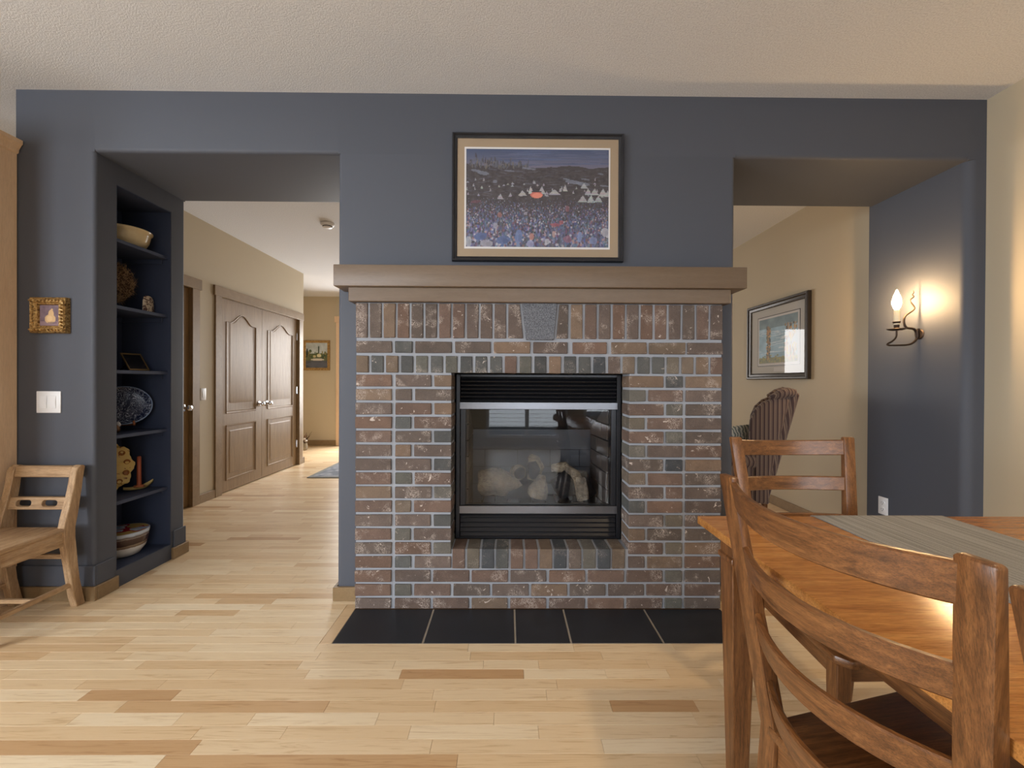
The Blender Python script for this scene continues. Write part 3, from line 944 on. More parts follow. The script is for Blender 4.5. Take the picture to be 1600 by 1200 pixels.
# ------------------------------------------------------------------ pictures on the blue wall
def fr_profile(w, d): return [(0, 0), (0, d * .8), (w * .12, d), (w * .35, d * .95), (w * .5, d * .7), (w * .8, d * .62), (w * .92, d * .5), (w, d * .45), (w, 0)]
def crowd_painting():
    w, h = 240, 164
    q = random.Random(3)
    im = np.zeros((h, w, 3))
    n1 = fbm(w, h, .04, 2.0); n2 = fbm(w, h, .13, 5.0)
    for j in range(h):
        t = min(1, j / 30)
        im[j] = np.array((.25, .31, .44)) * (1 - t) + np.array((.43, .42, .50)) * t
    for k in range(60):
        ell(im, q.uniform(60, w), q.uniform(2, 26), q.uniform(10, 34), q.uniform(.5, 1.3), q.choice([(.33, .39, .53), (.26, .31, .45), (.40, .42, .53)]), .5)
    for i in range(w):
        hor = 31 - (4 if i < 100 else 0) + 3 * n1[10, i] - 2.2 * math.exp(-((i - 160) / 30) ** 2)
        im[int(hor):, i] = np.array((.25, .235, .255))
    im[34:] += n2[34:, :, None] * .07
    for k in range(190):                     # cliff-like skyline
        x = q.uniform(4, 104); top = 9 + 10 * abs(math.sin(x * .21)) + (5 if x > 60 else 0) + (5 if x > 84 else 0)
        ell(im, x, q.uniform(top, 31), q.uniform(.5, 1.5), q.uniform(1.5, 4.5), q.choice([(.30, .30, .34), (.42, .40, .38), (.24, .23, .26), (.36, .37, .42)]), .85)
    for k in range(420):                     # strokes on the hill
        ell(im, q.uniform(0, w), q.uniform(32, 78), q.uniform(2, 9), q.uniform(.4, 1.1), q.choice([(.31, .29, .31), (.21, .20, .22), (.36, .36, .42), (.28, .28, .34)]), .6, q.uniform(-.25, .25))
    for (x, y, rx, ry) in ((16, 36, 9, 2), (28, 40, 10, 3), (72, 36, 9, 1.5), (105, 32, 12, 1.5), (48, 54, 4, 2.5), (180, 54, 14, 3), (196, 57, 12, 3), (168, 49, 6, 1.2), (200, 49, 8, 1.2), (226, 40, 5, 1.2), (232, 60, 8, 1.5)):
        ell(im, x, y, rx, ry, (.47, .50, .57), .75, .12)
    def tent(x, y, rx, ry, c):
        for e in range(int(ry * 2) + 1):
            t = e / (ry * 2); ell(im, x + q.uniform(-.4, .4), y - ry + e, max(.5, rx * t ** .8), .7, [v + q.uniform(-.05, .05) for v in c], .9)
    for k in range(46):
        tent(q.uniform(0, w), q.gauss(66, 8), q.uniform(1, 3), q.uniform(1, 2.4), (.60, .60, .64))
    for (x, y, rx, ry) in ((94, 73, 7, 4), (108, 68, 6, 5.5), (127, 68, 6, 6), (148, 71, 10, 4), (57, 79, 5, 4), (205, 70, 6, 5), (216, 70, 7, 5), (230, 71, 7, 6), (196, 82, 8, 5), (210, 82, 9, 5.5), (222, 82, 7, 5), (238, 73, 5, 5), (166, 64, 4, 5), (198, 60, 6, 4)):
        tent(x, y, rx, ry, (.66, .66, .68))
    ell(im, 118, 76, 10.5, 5.5, (.74, .42, .38)); ell(im, 119, 77, 8.5, 4.2, (.84, .52, .45)); ell(im, 118, 70.5, 9, 1.2, (.25, .22, .24))
    pal = [(.27, .32, .47), (.32, .38, .56), (.23, .25, .35), (.39, .43, .57), (.30, .30, .38), (.45, .50, .62), (.60, .59, .65), (.43, .30, .34), (.36, .32, .40), (.28, .35, .42), (.24, .24, .30), (.36, .40, .50)]
    for k in range(5200):                    # the crowd, larger towards the front
        t = q.random() ** .75
        y = 80 + t * 84
        sz = .5 + 2.7 * t
        ell(im, q.uniform(0, w), y, sz * q.uniform(.4, .8), sz * q.uniform(.8, 1.7), [c + q.uniform(-.05, .05) for c in q.choice(pal)], .8, q.uniform(-.35, .35))
    for k in range(300):
        t = q.random(); y = 92 + t * 68
        ell(im, q.uniform(0, w), y, .7 + 1.5 * t, .7 + 1.6 * t, q.choice([(.68, .67, .72), (.50, .34, .38), (.70, .70, .74), (.62, .50, .50), (.20, .19, .24)]), .85)
    for (x, y, rx, ry, c) in ((88, 146, 6, 12, (.40, .48, .67)), (150, 126, 8, 3, (.60, .33, .38)), (160, 122, 4, 3.5, (.62, .34, .37)), (110, 146, 4, 6, (.74, .52, .48)), (34, 158, 11, 6, (.62, .61, .66)), (4, 155, 5, 9, (.66, .67, .70)), (16, 88, 9, 2.5, (.42, .27, .33)), (170, 99, 3.5, 5, (.52, .34, .38)), (56, 110, 4, 4.5, (.58, .40, .39)), (108, 158, 6, 6, (.58, .60, .74)), (191, 146, 4, 9, (.50, .57, .74)), (147, 142, 2.5, 6, (.72, .60, .58)), (24, 146, 11, 6, (.30, .38, .57)), (62, 152, 12, 7, (.29, .37, .56)), (136, 154, 4, 5, (.70, .71, .75)), (171, 150, 7, 6, (.52, .36, .44)), (234, 138, 6, 8, (.66, .66, .70)), (214, 152, 7, 6, (.45, .50, .66)), (49, 128, 4, 5, (.62, .62, .68)), (100, 107, 3, 3, (.62, .60, .66))):
        ell(im, x, y, rx, ry, c, .8, q.uniform(-.2, .2))
        ell(im, x + rx * .3, y + ry * .2, rx * .4, ry * .6, [v * .8 for v in c], .6)
    return np.clip(im, .05, .95)
pic = thing('framed_print', 'large framed print of a night crowd below hills, hanging above the mantel', 'picture', (.154, -.001, 1.82), world=True)
def face(name, x0, x1, z0, z1, y, m, parent, t=.003):
    return part(name, MB().box(x0, y, z0, x1, y + t, z1), m, parent)
M['frame_black'] = plain('carved_black_frame', srgb(36, 36, 40), .4, .2, .9, 130, .3)
part('frame', frame_mb(-.304, .612, 1.821, 2.505, .027, fr_profile(.027, .026)), M['frame_black'], pic, smooth=30)
M['mat_tan'] = plain('tan_mat_board', srgb(160, 140, 116), .9)
M['mat_white'] = plain('white_mat_board', srgb(218, 216, 216), .9)
face('mat_board', -.279, .587, 1.846, 2.480, -.010, M['mat_tan'], pic, .009)
face('print_border', -.239, .541, 1.890, 2.432, -.0115, M['mat_white'], pic, .002)
img = crowd_painting()
o = link('painting', picture_mesh('painting', img, lambda u, v: (-.230 + u * .763 - .154, -.012 + .001, 1.900 + v * .522 - 1.82)), None, pic)
part('glass', MB().box(-.278, -.0155, 1.847, .586, -.0145, 2.479), M['glass'], pic)

# pear picture
def pear_painting():
    w, h = 48, 48
    im = np.zeros((h, w, 3)); n = fbm(w, h, .09, 3.)
    im[:] = (.46, .38, .42); im += n[:, :, None] * .06
    im[38:] = (.56, .46, .48)
    ell(im, 24, 32, 13, 11, (.82, .68, .50)); ell(im, 26, 20, 6.5, 10, (.82, .68, .50)); ell(im, 22, 31, 7, 7, (.88, .75, .56), .7)
    ell(im, 28, 10, 2.5, 3, (.80, .66, .48)); ell(im, 29, 41, 12, 2.2, (.36, .28, .33), .5)
    return im
pp = thing('framed_pear_painting', 'small square painting of a yellow pear in an ornate gold frame', 'picture', (-2.43, -.001, 1.425), world=True)
def gold_mat():
    m, nt, b = mat('ornate_gilt')
    v = coords(nt)
    n = tex(nt, v, 95, 3, .7)
    L(nt, ramp(nt, n, [(.35, srgb(86, 62, 32)), (.5, srgb(168, 130, 76)), (.65, srgb(206, 176, 118))]), b.inputs['Base Color'])
    b.inputs['Metallic'].default_value = .55; b.inputs['Roughness'].default_value = .38
    bump(nt, b, n, .9, .004)
    return m
M['gilt'] = gold_mat()
part('frame', frame_mb(-2.522, -2.338, 1.424, 1.612, .040, [(0, 0), (0, .026), (.005, .034), (.010, .030), (.024, .034), (.032, .024), (.036, .026), (.040, .012), (.040, 0)]), M['gilt'], pp, smooth=30)
scr = MB()
for k in range(10):
    t = -2.515 + k * .0185
    for zz in (1.441, 1.595):
        scr.lathe([(.001, -.006), (.007, -.004), (.008, 0), (.005, .004), (.001, .006)], (0, 0, 0), 8)
        scr.xf(Matrix.Translation((t, -.033, zz)) @ Matrix.Rotation(.7, 4, 'Y'), len(scr.v) - 40)
    for xx in (-2.505, -2.355):
        if 1 <= k <= 8:
            scr.lathe([(.001, -.006), (.007, -.004), (.008, 0), (.005, .004), (.001, .006)], (0, 0, 0), 8)
            scr.xf(Matrix.Translation((xx, -.033, 1.425 + k * .0185)) @ Matrix.Rotation(.7, 4, 'Y'), len(scr.v) - 40)
part('carved_scrolls', scr, M['gilt'], pp)
o = link('painting', picture_mesh('painting', pear_painting(), lambda u, v: (-2.483 + u * .106 + 2.43, -.014, 1.464 + v * .108 - 1.425)), None, pp)
part('canvas_back', MB().box(-2.484, -.012, 1.462, -2.376, -.001, 1.574), M['mat_tan'], pp)

# light switches and outlet
def wall_plate(name, label, cat, loc, rot, w, h, kind):
    t = thing(name, label, cat, loc)
    t.rotation_euler = (0, 0, rot)
    part('plate', MB().box(-w / 2, -.006, -h / 2, w / 2, 0, h / 2), M['white_plastic'], t, bevel=.003, seg=2)
    if kind == 'outlet':
        for dz in (.022, -.022):
            r = part('receptacle', MB().prism([(.016 * math.cos(a), dz + .018 * math.sin(a) * .85) for a in [2 * PI * i / 16 for i in range(16)]], -.009, -.005, 'y'), M['white_plastic'], t)
            part('slot', MB().box(-.008, -.0095, dz - .004, -.006, -.0088, dz + .006).box(.006, -.0095, dz - .004, .008, -.0088, dz + .006).tube([(0, -.0095, dz - .010), (0, -.0085, dz - .010)], .0028, 8), M['dark_gap'], r)
    else:
        for dx in kind:
            mb = MB().prism([(-.012, -.034), (-.0045, -.034), (-.010, .034), (-.006, .034)][:0] or [(-.006, -.034), (-.0085, -.034), (-.0115, 0), (-.0075, .034), (-.006, .034)], dx - .017, dx + .017, 'x')
            part('rocker', mb, M['white_plastic'], t, bevel=.001)
    return t
wall_plate('light_switch', 'white double rocker light switch on the slate blue wall', 'light switch', (-2.448, -.0005, 1.058), 0, .128, .116, (-.024, .024))
wall_plate('light_switch', 'narrow white light switch on the tan hall wall between the doors', 'light switch', (HXW + .0005, 1.859, 1.045), PI / 2, .072, .116, (0,))
wall_plate('wall_outlet', 'white electrical outlet low on the blue wall below the sconce', 'outlet', (RX - .0005, .507, .368), -PI / 2, .072, .116, 'outlet')

# ------------------------------------------------------------------ built-in shelves and what stands on them
bc = thing('built_in_shelves', 'narrow navy blue built-in shelves in the left pier of the blue wall', 'shelving', (-2.37, .32, NZ0), world=True)
SH = [1.985, 1.605, 1.235, .862, .482]
for z in SH:
    sb = part('shelf', MB().box(NX0 + .001, NY0 + .001, z - .02, NX1 - .02, NY1 - .001, z), M['niche'], bc, bevel=.0015)
    part('cleat', MB().box(NX0 + .001, NY1 - .014, z - .05, NX1 - .05, NY1 - .001, z - .0205).box(NX0 + .001, NY0 + .001, z - .05, NX1 - .05, NY0 + .014, z - .0205).box(NX0 + .001, NY0 + .014, z - .05, NX0 + .014, NY1 - .014, z - .0205), M['niche'], sb, bevel=.001)
part('lining', MB().box(NX0 + .0005, NY0 + .0005, NZ0, NX0 + .004, NY1 - .0005, NZ1 - .0005).box(NX0 + .004, NY1 - .004, NZ0, NX1 - .002, NY1 - .0005, NZ1 - .0005).box(NX0 + .004, NY0 + .0005, NZ0, NX1 - .002, NY0 + .004, NZ1 - .0005).box(NX0 + .004, NY0 + .004, NZ1 - .004, NX1 - .002, NY1 - .004, NZ1 - .0005), M['niche'], bc)
part('base_board', MB().box(NX0 + .004, NY0 + .004, NZ0, NX1 - .002, NY1 - .004, NZ0 + .004), M['niche'], bc)
def at_mb(mb, m): return mb.xf(m)

# beige casserole dish
def ceramic(name, a, b, sc=8, rough=.2):
    m, nt, bs = mat(name)
    L(nt, ramp(nt, tex(nt, coords(nt), sc, 3), [(.35, a), (.65, b)]), bs.inputs['Base Color'])
    bs.inputs['Roughness'].default_value = rough
    return m
M['cream_glaze'] = ceramic('cream_glaze', srgb(206, 182, 138), srgb(222, 202, 160))
ds = MB().lathe([(.050, 0), (.075, .003), (.103, .022), (.119, .052), (.126, .082), (.128, .096), (.137, .103), (.139, .113), (.133, .118), (.120, .110), (.112, .08), (.094, .03), (.06, .012), (.001, .010)], (-2.375, .362, 1.9855), 32)
single('baking_dish', ds, M['cream_glaze'], 'round cream glazed dish on the top shelf of the built-in', 'dish', (-2.375, .362, 1.9855), smooth=50)
# twig basket
tb = thing('twig_basket', 'bristly round brown twig basket standing on its edge on the second shelf', 'basket', (-2.41, .335, 1.6052), world=True)
M['twig'] = wood('brown_twig', srgb(120, 92, 62), srgb(168, 134, 98), srgb(208, 178, 138), (30, 30, 30), .8, .3)
m0 = Matrix.Translation((-2.428, .317, 1.778)) @ Matrix.Rotation(-.5, 4, 'Z') @ Matrix.Rotation(PI / 2, 4, 'Y')
sh_ = MB().lathe([(.001, .03), (.05, .028), (.10, .012), (.130, -.01), (.128, -.016), (.09, .002), (.05, .016), (.001, .018)], n=28)
part('bowl', sh_.xf(m0), plain('dark_twig_bark', srgb(72, 50, 32), .9), tb, smooth=60)
q = random.Random(4)
tw = MB()
for k in range(520):
    r = .02 + .115 * math.sqrt(q.random()); a = q.random() * 2 * PI
    zc = .03 - 2.2 * r * r + .008
    p = Vector((r * math.cos(a), r * math.sin(a), zc))
    d = Vector((math.cos(a + q.uniform(-1.4, 1.4)), math.sin(a + q.uniform(-1.4, 1.4)), q.uniform(-.2, .6))).normalized() * q.uniform(.014, .032)
    w = d.orthogonal().normalized() * .0021
    u = d.cross(w).normalized() * .0021
    tw.add([p - d + w, p - d - w, p - d + u, p + d], [(0, 1, 3), (1, 2, 3), (2, 0, 3)])
o = part('twigs', tw.xf(m0), M['twig'], tb, smooth=0)
# patterned cream ornament
def spotted(name, base, spot, scale, th=.55, rough=.3):
    m, nt, bs = mat(name)
    n = tex(nt, coords(nt), scale, 2, .5, 1.0)
    L(nt, ramp(nt, n, [(th - .02, base), (th + .02, spot)]), bs.inputs['Base Color']); bs.inputs['Roughness'].default_value = rough
    return m
M['cream_spots'] = spotted('cream_with_brown_marks', srgb(206, 188, 162), srgb(92, 58, 48), 42, .53)
cp = MB().loft([[(-2.305 + sx * w * .28, .455 + sy * w, z) for sx, sy in [(math.cos(2 * PI * i / 16), math.sin(2 * PI * i / 16)) for i in range(16)]] for w, z in ((.040, 1.6055), (.043, 1.63), (.041, 1.68), (.034, 1.705), (.020, 1.714), (.004, 1.716))])
single('ceramic_ornament', cp, M['cream_spots'], 'small cream ceramic ornament with dark red marks on the second shelf', 'ornament', (-2.305, .455, 1.6055), smooth=60)
# small leaning photo frame
pf = thing('photo_frame', 'small black photo in a thin brass frame leaning back on the middle shelf', 'photo frame', (-2.35, .40, 1.2353), world=True)
A, B, C_, D_ = Vector((-2.33, .345, 1.2360)), Vector((-2.30, .458, 1.2360)), Vector((-2.382, .484, 1.343)), Vector((-2.412, .372, 1.343))
def quadpt(u, v): return A.lerp(B, u).lerp(D_.lerp(C_, u), v)
nrm = (B - A).cross(D_ - A).normalized()
if nrm.x < 0: nrm = -nrm
def quadslab(u0, u1, v0, v1, d0, d1):
    c = [quadpt(u0, v0), quadpt(u1, v0), quadpt(u1, v1), quadpt(u0, v1)]
    return MB().loft([[p + nrm * d0 for p in c], [p + nrm * d1 for p in c]])
M['brass'] = plain('dull_brass', srgb(176, 146, 100), .35, .8)
M['photo_black'] = spotted('dark_photograph', srgb(16, 15, 16), srgb(52, 42, 42), 26, .62, .3)
f_ = MB()
for a in ((0, 1, 0, .07), (0, 1, .93, 1), (0, .06, .07, .93), (.94, 1, .07, .93)):
    s = quadslab(*a, .0, .008); f_.add(s.v, s.f)
part('frame', f_, M['brass'], pf, bevel=.001)
part('photograph', quadslab(.05, .95, .06, .94, .001, .004), M['photo_black'], pf)
st = MB().loft([[quadpt(.45, .75) - nrm * .001, quadpt(.55, .75) - nrm * .001, quadpt(.55, .75) - nrm * .003, quadpt(.45, .75) - nrm * .003],
                [Vector((-2.46, .42, 1.2360)), Vector((-2.455, .435, 1.2360)), Vector((-2.458, .436, 1.2360)), Vector((-2.463, .421, 1.2360))]])
part('easel_leg', st, M['black_metal'], pf)
# small figurines
M['bronze'] = plain('bronze_figure', srgb(128, 96, 70), .35, .7)
fg = MB().lathe([(.026, 0), (.028, .006), (.020, .014), (.022, .03), (.014, .046), (.008, .052), (.012, .06), (.012, .068), (.006, .076), (.001, .078)], (-2.42, .322, 1.2355), 16)
single('figurine', fg, plain('pewter_figure', srgb(150, 144, 138), .3, .6), 'tiny pewter figurine at the left edge of the middle shelf', 'figurine', (-2.42, .322, 1.2355), smooth=60)
f2 = thing('figurine', 'small bronze and white bird figurine in front of the blue platter', 'figurine', (-2.352, .275, .8623), world=True)
part('body', MB().lathe([(.018, 0), (.024, .01), (.026, .024), (.020, .04), (.012, .048), (.002, .052)], (-2.352, .275, .8626), 16), M['bronze'], f2, smooth=60)
part('wing', MB().lathe([(.001, 0), (.012, .004), (.016, .015), (.010, .028), (.001, .034)], (-2.342, .285, .895), 12, .6), M['white_plastic'], f2, smooth=60)
part('head', MB().lathe([(.004, 0), (.011, .006), (.011, .014), (.004, .02), (.001, .021)], (-2.356, .268, .912), 12), M['bronze'], f2, smooth=60)

# oval platter on a stand
def oriented(c, dx, tilt):
    """disc frame: X along dx (horizontal), Y up the disc, Z the disc normal facing the opening"""
    X = Vector((dx[0], dx[1], 0)).normalized(); n0 = Vector((X.y, -X.x, 0)); Y = Vector((0, 0, 1)) * math.cos(tilt) - n0 * math.sin(tilt)
    Z = X.cross(Y)
    m = Matrix((X, Y, Z)).transposed().to_4x4(); m.translation = Vector(c)
    return m
def platter_mat(name, ground, lines, scale):
    m, nt, bs = mat(name)
    v = coords(nt)
    s1 = N(nt, 'ShaderNodeTexNoise', Scale=scale, Detail=2.0, Roughness=.5, Distortion=3.5); L(nt, v, s1.inputs['Vector'])
    a1 = N(nt, 'ShaderNodeMath', operation='SUBTRACT'); L(nt, s1.outputs['Fac'], a1.inputs[0]); a1.inputs[1].default_value = .5
    a2 = N(nt, 'ShaderNodeMath', operation='ABSOLUTE'); L(nt, a1.outputs[0], a2.inputs[0])
    L(nt, ramp(nt, a2.outputs[0], [(.006, lines), (.024, ground)]), bs.inputs['Base Color'])
    bs.inputs['Roughness'].default_value = .2
    return m
pt = thing('oval_platter', 'dark blue oval platter with white scribbled lines standing on the fourth shelf', 'platter', (-2.42, .41, .8625), world=True)
m0 = oriented((-2.405, .395, 1.018), (.8, .6), .16)
M['platter'] = platter_mat('navy_platter_glaze', srgb(26, 34, 62), srgb(186, 196, 214), 22)
M['platter_rim'] = plain('pale_blue_rim', srgb(120, 138, 170), .25)
part('dish', MB().lathe([(.001, .004), (.10, .006), (.118, .010), (.132, .016), (.135, .012), (.12, .003), (.10, -.002), (.001, -.003)], n=36, sy=.87).xf(m0), M['platter'], pt, smooth=60)
rim = [(.136 * math.cos(a), .136 * .87 * math.sin(a), .014) for a in [2 * PI * i / 36 for i in range(37)]]
part('rim', MB().tube(rim, .0035, 6).xf(m0), M['platter_rim'], pt)
stn = MB()
for s in (-.05, .05):
    stn.tube([(s, -.10, .03), (s, -.125, .03), (s, -.125, .0), (s, -.118, -.02), (s, -.04, -.045)], .006, 8)
stn.tube([(-.05, -.12, -.015), (.05, -.12, -.015)], .005, 8)
stn.xf(m0)
stn.fn(lambda x, y, z: (x, y, max(z, .8685)))
part('stand', stn, plain('copper', srgb(168, 108, 74), .35, .8), pt)
# yellow lacy plate
yp = thing('ornate_plate', 'yellow openwork ceramic plate with brown spots leaning on the fifth shelf', 'plate', (-2.46, .33, .4825), world=True)
m0 = oriented((-2.452, .328, .643), (.62, .78), .15)
ol = []
for i in range(72):
    a = 2 * PI * i / 72
    r = 1 + .055 * math.cos(9 * a) + .02 * math.sin(23 * a)
    ol.append((.122 * r * math.cos(a), .150 * r * math.sin(a)))
holes = []
for i in range(11):
    a = 2 * PI * (i + .3) / 11
    cx, cy = .094 * math.cos(a), .120 * math.sin(a)
    holes.append([(cx + .011 * math.cos(b), cy + .012 * math.sin(b)) for b in [-2 * PI * k / 10 for k in range(10)]])
M['yellow_glaze'] = spotted('yellow_glaze_brown_spots', srgb(214, 182, 104), srgb(128, 74, 36), 24, .62)
yd = plate([ol], -.006, .006, 'z')
yd.fn(lambda x, y, z: (x, y, z + .06 * ((x / .122) ** 2 + (y / .15) ** 2) * .4))
part('rim', yd.xf(m0), M['yellow_glaze'], yp, bevel=.002, smooth=40)
part('well', MB().lathe([(.001, .010), (.05, .012), (.07, .02), (.072, .012), (.05, .004), (.001, .003)], n=24, sy=1.2).xf(m0), plain('brown_glaze', srgb(150, 96, 58), .25), yp, smooth=60)
ros = MB()
for i in range(11):
    a = 2 * PI * (i + .3) / 11
    k0 = len(ros.v)
    ros.lathe([(.016, 0), (.017, .004), (.012, .006), (.009, .003), (.001, .002)], (0, 0, 0), 12)
    ros.xf(m0 @ Matrix.Translation((.092 * math.cos(a), .116 * math.sin(a), .017 + .010)), k0)
part('rosettes', ros, plain('amber_glaze', srgb(152, 96, 46), .25), yp, smooth=40)
# candle holder and candle
ch = thing('candle_holder', 'leaf-shaped yellow candle holder with upturned tips on the fifth shelf', 'candle holder', (-2.345, .455, .4825), world=True)
rings = []
dirv = Vector((.35, .94, 0)).normalized(); nv = Vector((-dirv.y, dirv.x, 0))
cc = Vector((-2.345, .435, .4875))
for i in range(15):
    t = -1 + 2 * i / 14
    w = .030 * max(.08, (1 - t * t) ** .7); up = .034 * abs(t) ** 2.2 * (1 if t > 0 else .45)
    c0 = cc + dirv * (t * (.080 if t > 0 else .085)) + Vector((0, 0, up))
    rings.append([c0 + nv * w * a + Vector((0, 0, b)) for a, b in ((-1, .012), (-.5, .005), (0, .003), (.5, .005), (1, .012), (.6, -.001), (0, -.004), (-.6, -.001))])
part('leaf_dish', MB().loft(rings), plain('yellow_cream_glaze', srgb(214, 186, 118), .3, 0, 0, 0, .12), ch, smooth=60)
part('cup', MB().lathe([(.018, 0), (.026, .006), (.028, .018), (.022, .022), (.014, .016), (.001, .014)], (cc.x, cc.y, .489), 18), plain('rust_glaze', srgb(186, 112, 74), .3), ch, smooth=60)
cd = thing('taper_candle', 'terracotta taper candle standing in the leaf-shaped holder', 'candle', (cc.x, cc.y, .5045), world=True)
part('wax', MB().lathe([(.0125, 0), (.0115, .09), (.0105, .186), (.006, .19), (.001, .1905)], (cc.x, cc.y, .5045), 16), plain('terracotta_wax', srgb(168, 84, 52), .45), cd, smooth=50)
part('wick', MB().tube([(cc.x, cc.y, .693), (cc.x + .001, cc.y, .702)], .0011, 6), M['dark_gap'], cd)
# painted bowl
pb = thing('painted_bowl', 'large painted bowl with red, blue and brown bands on the lowest shelf', 'bowl', (-2.375, .35, NZ0 + .0045), world=True)
def bowl_mat():
    m, nt, bs = mat('painted_bands')
    t = nt.nodes.new('ShaderNodeTexCoord'); sx = nt.nodes.new('ShaderNodeSeparateXYZ'); L(nt, t.outputs['Object'], sx.inputs[0])
    mp = N(nt, 'ShaderNodeMath', operation='DIVIDE'); L(nt, sx.outputs['Z'], mp.inputs[0]); mp.inputs[1].default_value = .16
    w = tex(nt, coords(nt), 30, 3); ad = N(nt, 'ShaderNodeMath', operation='MULTIPLY_ADD'); L(nt, w, ad.inputs[0]); ad.inputs[1].default_value = .08; L(nt, mp.outputs[0], ad.inputs[2])
    bands = ramp(nt, ad.outputs[0], [(.0, srgb(226, 222, 216)), (.42, srgb(226, 222, 216)), (.44, srgb(120, 96, 78)), (.52, srgb(150, 130, 108)), (.55, srgb(70, 50, 44)), (.76, srgb(86, 62, 54)), (.78, srgb(150, 140, 132)), (.83, srgb(96, 76, 64)), (.90, srgb(190, 200, 214))])
    L(nt, bands, bs.inputs['Base Color']); bs.inputs['Roughness'].default_value = .22
    return m
bwl = MB().lathe([(.055, 0), (.085, .006), (.112, .045), (.126, .095), (.132, .150), (.128, .152), (.120, .10), (.104, .05), (.07, .014), (.001, .012)], (-2.375, .35, NZ0 + .0045), 40)
part('bowl_body', bwl, bowl_mat(), pb, smooth=60)
M['bowl_in'] = None
def inner_mat():
    m, nt, bs = mat('painted_interior')
    n = tex(nt, coords(nt, 'Object', (1, 1, .3)), 13, 1, .4)
    r = ramp(nt, n, [(.36, srgb(170, 186, 208)), (.44, srgb(206, 212, 220)), (.5, srgb(172, 44, 58)), (.58, srgb(204, 168, 96))])
    r.node.color_ramp.interpolation = 'CONSTANT'
    L(nt, r, bs.inputs['Base Color']); bs.inputs['Roughness'].default_value = .2
    return m
part('bowl_lining', MB().lathe([(.1275, .1515), (.1195, .10), (.1035, .05), (.0695, .0145), (.001, .0125), (.001, .0129), (.069, .0149), (.1028, .0505), (.1187, .10), (.1266, .1517)], (-2.375, .35, NZ0 + .0045), 40), inner_mat(), pb, smooth=60)

# ------------------------------------------------------------------ tall cabinet and pine chair at the left
cab = thing('tall_cabinet', 'tall honey maple cabinet with crown moulding at the left end of the blue wall', 'cabinet', (-2.95, -.31, 0), world=True)
CX0, CX1, CY0 = -3.25, -2.614, -.60
part('body', MB().box(CX0, CY0, .0, CX1, -.004, 2.40), M['maple'], cab, bevel=.002)
cr = MB()
for k, (e, z) in enumerate(((.0, 2.38), (.006, 2.385), (.010, 2.40), (.026, 2.425), (.03, 2.43), (.03, 2.445))):
    pass
ring = lambda e, z: [(CX0 - e, CY0 - e, z), (CX1 + e, CY0 - e, z), (CX1 + e, -.004, z), (CX0 - e, -.004, z)]
part('crown_moulding', cr.loft([ring(e, z) for e, z in ((.001, 2.375), (.008, 2.38), (.010, 2.395), (.024, 2.42), (.030, 2.425), (.030, 2.445))]), M['maple'], cab, smooth=20)
for a, b in ((CX0 + .005, (CX0 + CX1) / 2 - .002), ((CX0 + CX1) / 2 + .002, CX1 - .005)):
    for z0, z1 in ((.1, 1.2), (1.21, 2.36)):
        dr = part('door', MB().box(a, CY0 - .02, z0, b, CY0, z1), M['maple'], cab, bevel=.003)
        hx = b - .03 if a < -3 else a + .03
        part('handle', MB().tube([(hx, CY0 - .02, (z0 + z1) / 2 - .06), (hx, CY0 - .045, (z0 + z1) / 2 - .05), (hx, CY0 - .045, (z0 + z1) / 2 + .05), (hx, CY0 - .02, (z0 + z1) / 2 + .06)], .005, 8), M['chrome'], dr)

pc = thing('pine_chair', 'small old stripped pine chair with a plank seat against the blue wall', 'chair', (-2.41, -.22, 0), world=True)
YS = -.026
back_edge = [(.000, .722), (-.004, .70), (-.012, .655), (-.017, .611), (-.028, .545), (-.037, .482), (-.050, .42), (-.050, .36), (-.045, .316), (-.038, .23), (-.028, .14), (-.012, .06), (.001, 0)]
front_edge = [(-.045, 0), (-.060, .06), (-.072, .14), (-.085, .23), (-.098, .31), (-.106, .36), (-.110, .42), (-.101, .47), (-.090, .51), (-.076, .56), (-.064, .611), (-.056, .655), (-.050, .70), (-.040, .722), (-.022, .732), (-.006, .730)]
stile = [(a + YS, b) for a, b in back_edge] + [(a + YS, b) for a, b in front_edge]
for x0 in (-2.590, -2.268):
    part('leg', MB().prism(stile, x0, x0 + .036, 'x'), M['pine_z'], pc, bevel=.003, smooth=25)
def yst(z):
    return np.interp(z, [0, .14, .31, .42, .482, .545, .611, .655, .70, .73], [-.022, -.05, -.072, -.08, -.069, -.055, -.041, -.034, -.027, -.022]) + YS
def rail_mb(z0, z1, t, holes=None):
    y0, y1 = yst(z0), yst(z1)
    ol = [(-2.556, z0), (-2.266, z0), (-2.266, z1), (-2.556, z1)]
    mb = plate([ol] + (holes or []), -t / 2, t / 2, 'y')
    return mb.fn(lambda x, y, z: (x, y + y0 + (y1 - y0) * (z - z0) / (z1 - z0), z))
part('top_rail', rail_mb(.672, .728, .030), M['pine_x'], pc, bevel=.004, smooth=25)
def slot(cx, cz, hw, r, n=8):
    pts = []
    for i in range(n + 1):
        a = -PI / 2 + PI * i / n; pts.append((cx + hw + r * math.cos(a), cz + r * math.sin(a)))
    for i in range(n + 1):
        a = PI / 2 + PI * i / n; pts.append((cx - hw + r * math.cos(a), cz + r * math.sin(a)))
    return pts[::-1]
part('middle_rail', rail_mb(.512, .572, .022, [slot(-2.484, .542, .024, .016), slot(-2.352, .542, .024, .016)]), M['pine_x'], pc, bevel=.002, smooth=25)
sp = [(-2.600, -.455), (-2.225, -.455), (-2.232, -.135), (-2.270, -.125), (-2.272, -.110), (-2.552, -.110), (-2.554, -.125), (-2.592, -.135)]
part('seat', MB().prism(sp, .405, .428), M['pine_y'], pc, bevel=.006, seg=2)
ap = MB().box(-2.264, -.425, .335, -2.242, -.12, .405)
part('apron', ap, M['pine_y'], pc, bevel=.002)
